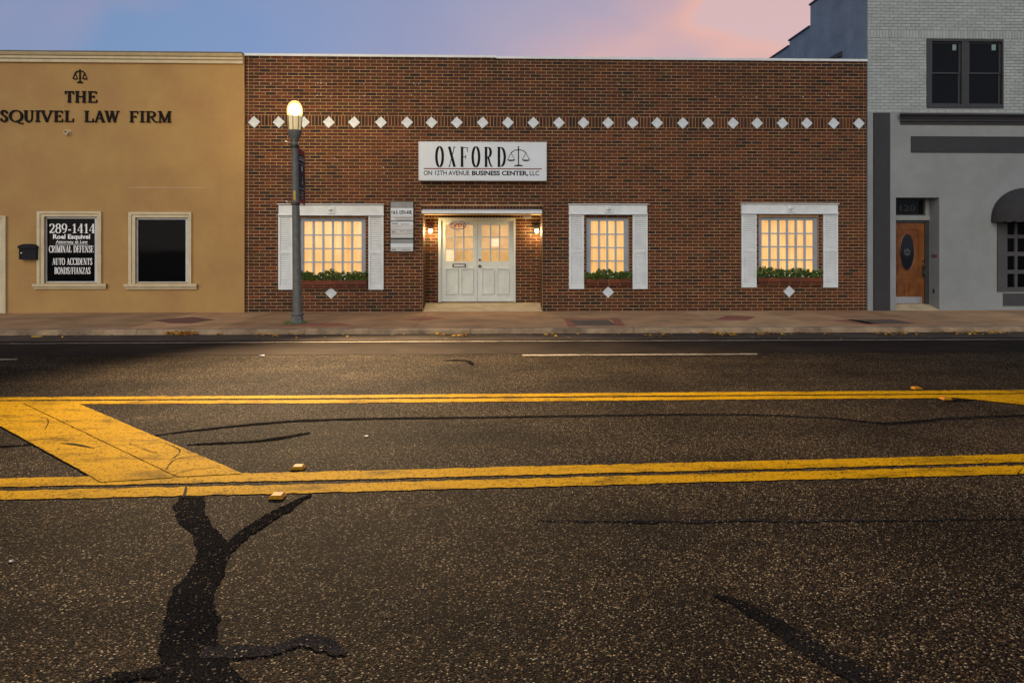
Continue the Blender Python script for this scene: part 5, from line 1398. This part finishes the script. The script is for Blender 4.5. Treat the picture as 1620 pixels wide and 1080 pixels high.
inset([(240, 506.5), (304, 501.5), (340, 505.5), (300, 511.5), (270, 511)], .004, M['maroon'], 'paver_band')
inset([(1318, 507), (1345, 505), (1398, 513.5), (1372, 513.5)], .004, M['redpaver'], 'paver_band')
inset([(634, 506.5), (680, 502), (706, 503), (668, 507.5)], .004, M['redpaver'], 'paver_band')
inset([(1130, 506), (1150, 499), (1196, 501), (1180, 507)], .004, M['redpaver'], 'paver_band')
inset([(440, 516), (560, 515), (540, 511.5), (460, 512)], .004, M['redpaver'], 'paver_band')
def cover(pts, lab):
    t_ = thing('utility_cover', lab, 'utility cover')
    P_ = [gnd(a, b, ZS) for a, b in pts]; x0, x1 = min(p.x for p in P_), max(p.x for p in P_); y0, y1 = min(p.y for p in P_), max(p.y for p in P_)
    m2 = MB(); frame_bars(m2, (x0, x1, y0, y1), (x0 + .04, x1 - .04, y0 + .04, y1 - .04), 0, .02); m2.v = [(a, c, ZS + .006 - b) for a, b, c in m2.v]; m2.f = [tuple(reversed(f)) for f in m2.f]
    m2.build('rim', M['grate'], t_)
    m2 = MB(); m2.box(x0 + .04, x1 - .04, y0 + .04, y1 - .04, ZS - .01, ZS + .004); m2.build('lid', M['grate'], t_)
cover([(911, 515), (970, 515), (905, 506.5), (962, 506.5)], 'dark rectangular utility cover between red paver bands in the pavement')
cover([(1368, 512), (1412, 512), (1368, 505.5), (1412, 505.5)], 'dark utility cover in the pavement in front of the grey building')

# ------------------------------------------------------------------ road reflectors
def marker(px, py, lab, z=.006):
    p = gnd(px, py, z); t_ = thing('road_reflector', lab, 'road reflector', 'raised yellow road reflectors')
    a, b, h = .05, .045, .02
    m2 = MB(); V = [(-a, -b, 0), (a, -b, 0), (a, b, 0), (-a, b, 0), (-a * .62, -b * .75, h), (a * .62, -b * .75, h), (a * .62, b * .75, h), (-a * .62, b * .75, h)]
    m2.v = [(p.x + x_, p.y + y_, p.z + z_) for x_, y_, z_ in V]; m2.f = [(0, 1, 5, 4), (1, 2, 6, 5), (2, 3, 7, 6), (3, 0, 4, 7), (4, 5, 6, 7)]; m2.t = [None] * 5
    m2.build('body', M['markerpaint'], t_)
    for s_ in (-1, 1):
        m2 = MB(); q = [(s_ * a * .94, -b * .7, .004), (s_ * a * .94, b * .7, .004), (s_ * a * .68, b * .58, h * .86), (s_ * a * .68, -b * .58, h * .86)]
        q = [(p.x + x_ + s_ * .0015, p.y + y_, p.z + z_ + .001) for x_, y_, z_ in q]; m2.face(q if s_ > 0 else q[::-1]); m2.build('lens', M['amber'], t_)
marker(472, 740, 'yellow road reflector on bare asphalt just past the wide hatch bar')
marker(439, 785.5, 'yellow road reflector on the camera side of the near double line')
marker(1450, 614.5, 'yellow road reflector beyond the far double line in front of grey building')
marker(1496, 631, 'yellow road reflector touching the tip of the right hatch bar', .011)

# ------------------------------------------------------------------ litter and leaves
mb = MB()
def leaf_at(p, s_, bright=False):
    a = rnd.uniform(0, 6.28); d = Vector((math.cos(a), math.sin(a), rnd.uniform(-.25, .35))).normalized(); u_ = Vector((-math.sin(a), math.cos(a), rnd.uniform(-.3, .3))).normalized()
    g_ = rnd.uniform(.15, .75) if s_ < .042 else rnd.uniform(.5, 1.1)
    if bright: g_ = rnd.uniform(.7, 1.15)
    mb.face([p - d * s_, p + u_ * s_ * .45, p + d * s_, p - u_ * s_ * .45], (g_, g_ * rnd.uniform(.7, 1.1), g_ * rnd.uniform(.5, 1.2)))
for px0, px1, py, cnt, sp in ((282, 332, 524, 150, .06), (355, 365, 525, 10, .05), (385, 480, 530, 40, .2), (690, 740, 530, 60, .12), (860, 880, 530, 25, .1), (1020, 1060, 531, 30, .15), (1095, 1105, 522, 12, .05), (1120, 1165, 529, 90, .12), (1195, 1235, 528, 70, .12),
                          (1240, 1250, 520, 10, .05), (1380, 1450, 528, 70, .12), (1490, 1590, 527, 90, .12), (0, 1620, 531, 90, .35), (600, 1620, 528, 60, .2)):
    for k in range(cnt):
        p = gnd(rnd.uniform(px0, px1), py, .012);  p.y = min(p.y + rnd.gauss(0, sp), YK0 - .03); p.z = .012 + rnd.uniform(0, .07 if cnt == 150 else .03)
        leaf_at(p, rnd.uniform(.02, .05), cnt == 150 or (cnt < 26 and rnd.random() < .5))
mb.build('fallen_leaves', M['dryleaf'], kind='stuff')
mb = MB()
for k in range(220):                                   # grass at the lamp foot and weeds in the joints
    a = rnd.uniform(0, 6.28); r_ = rnd.uniform(.15, .22); p = Vector((lb.x - .05 + r_ * math.cos(a), lb.y + r_ * math.sin(a), ZS)); h_ = rnd.uniform(.02, .07)
    d = Vector((rnd.uniform(-.02, .02), rnd.uniform(-.02, .02), h_)); mb.face([p + Vector((-.006, 0, 0)), p + Vector((.006, 0, 0)), p + d], (1, rnd.uniform(.7, 1.1), .9))
mb.build('grass', M['leaf'], kind='stuff')
def scrap(px, py, z, w_, d_, lab, m, h=.012):
    p = gnd(px, py, z); m2 = MB(); n = 5
    pts = [(p.x + w_ * math.cos(a) * rnd.uniform(.7, 1.1), p.y + d_ * math.sin(a) * rnd.uniform(.7, 1.1)) for a in [i * 6.283 / 7 for i in range(7)]]
    top_ = [(a, b, z + rnd.uniform(.3, 1) * h) for a, b in pts]
    m2.face(top_)
    for i in range(7):
        j = (i + 1) % 7; m2.face([(pts[i][0], pts[i][1], z), (pts[j][0], pts[j][1], z), top_[j], top_[i]])
    return tag(m2.build('litter', m), lab, 'litter')
scrap(414, 563.8, .006, .05, .03, 'small crumpled white scrap lying on the far traffic lane', M['scrap'], .03)
scrap(579.5, 690, .003, .022, .02, 'pale flattened scrap on asphalt between the double yellow lines', M['scrap'])
scrap(58, 532.5, .012, .13, .04, 'flat yellow and white litter in the gutter before stucco building', M['yellowsticker'])
scrap(17, 888, .003, .012, .008, 'tiny pale pebble on asphalt at the near left', M['scrap'])
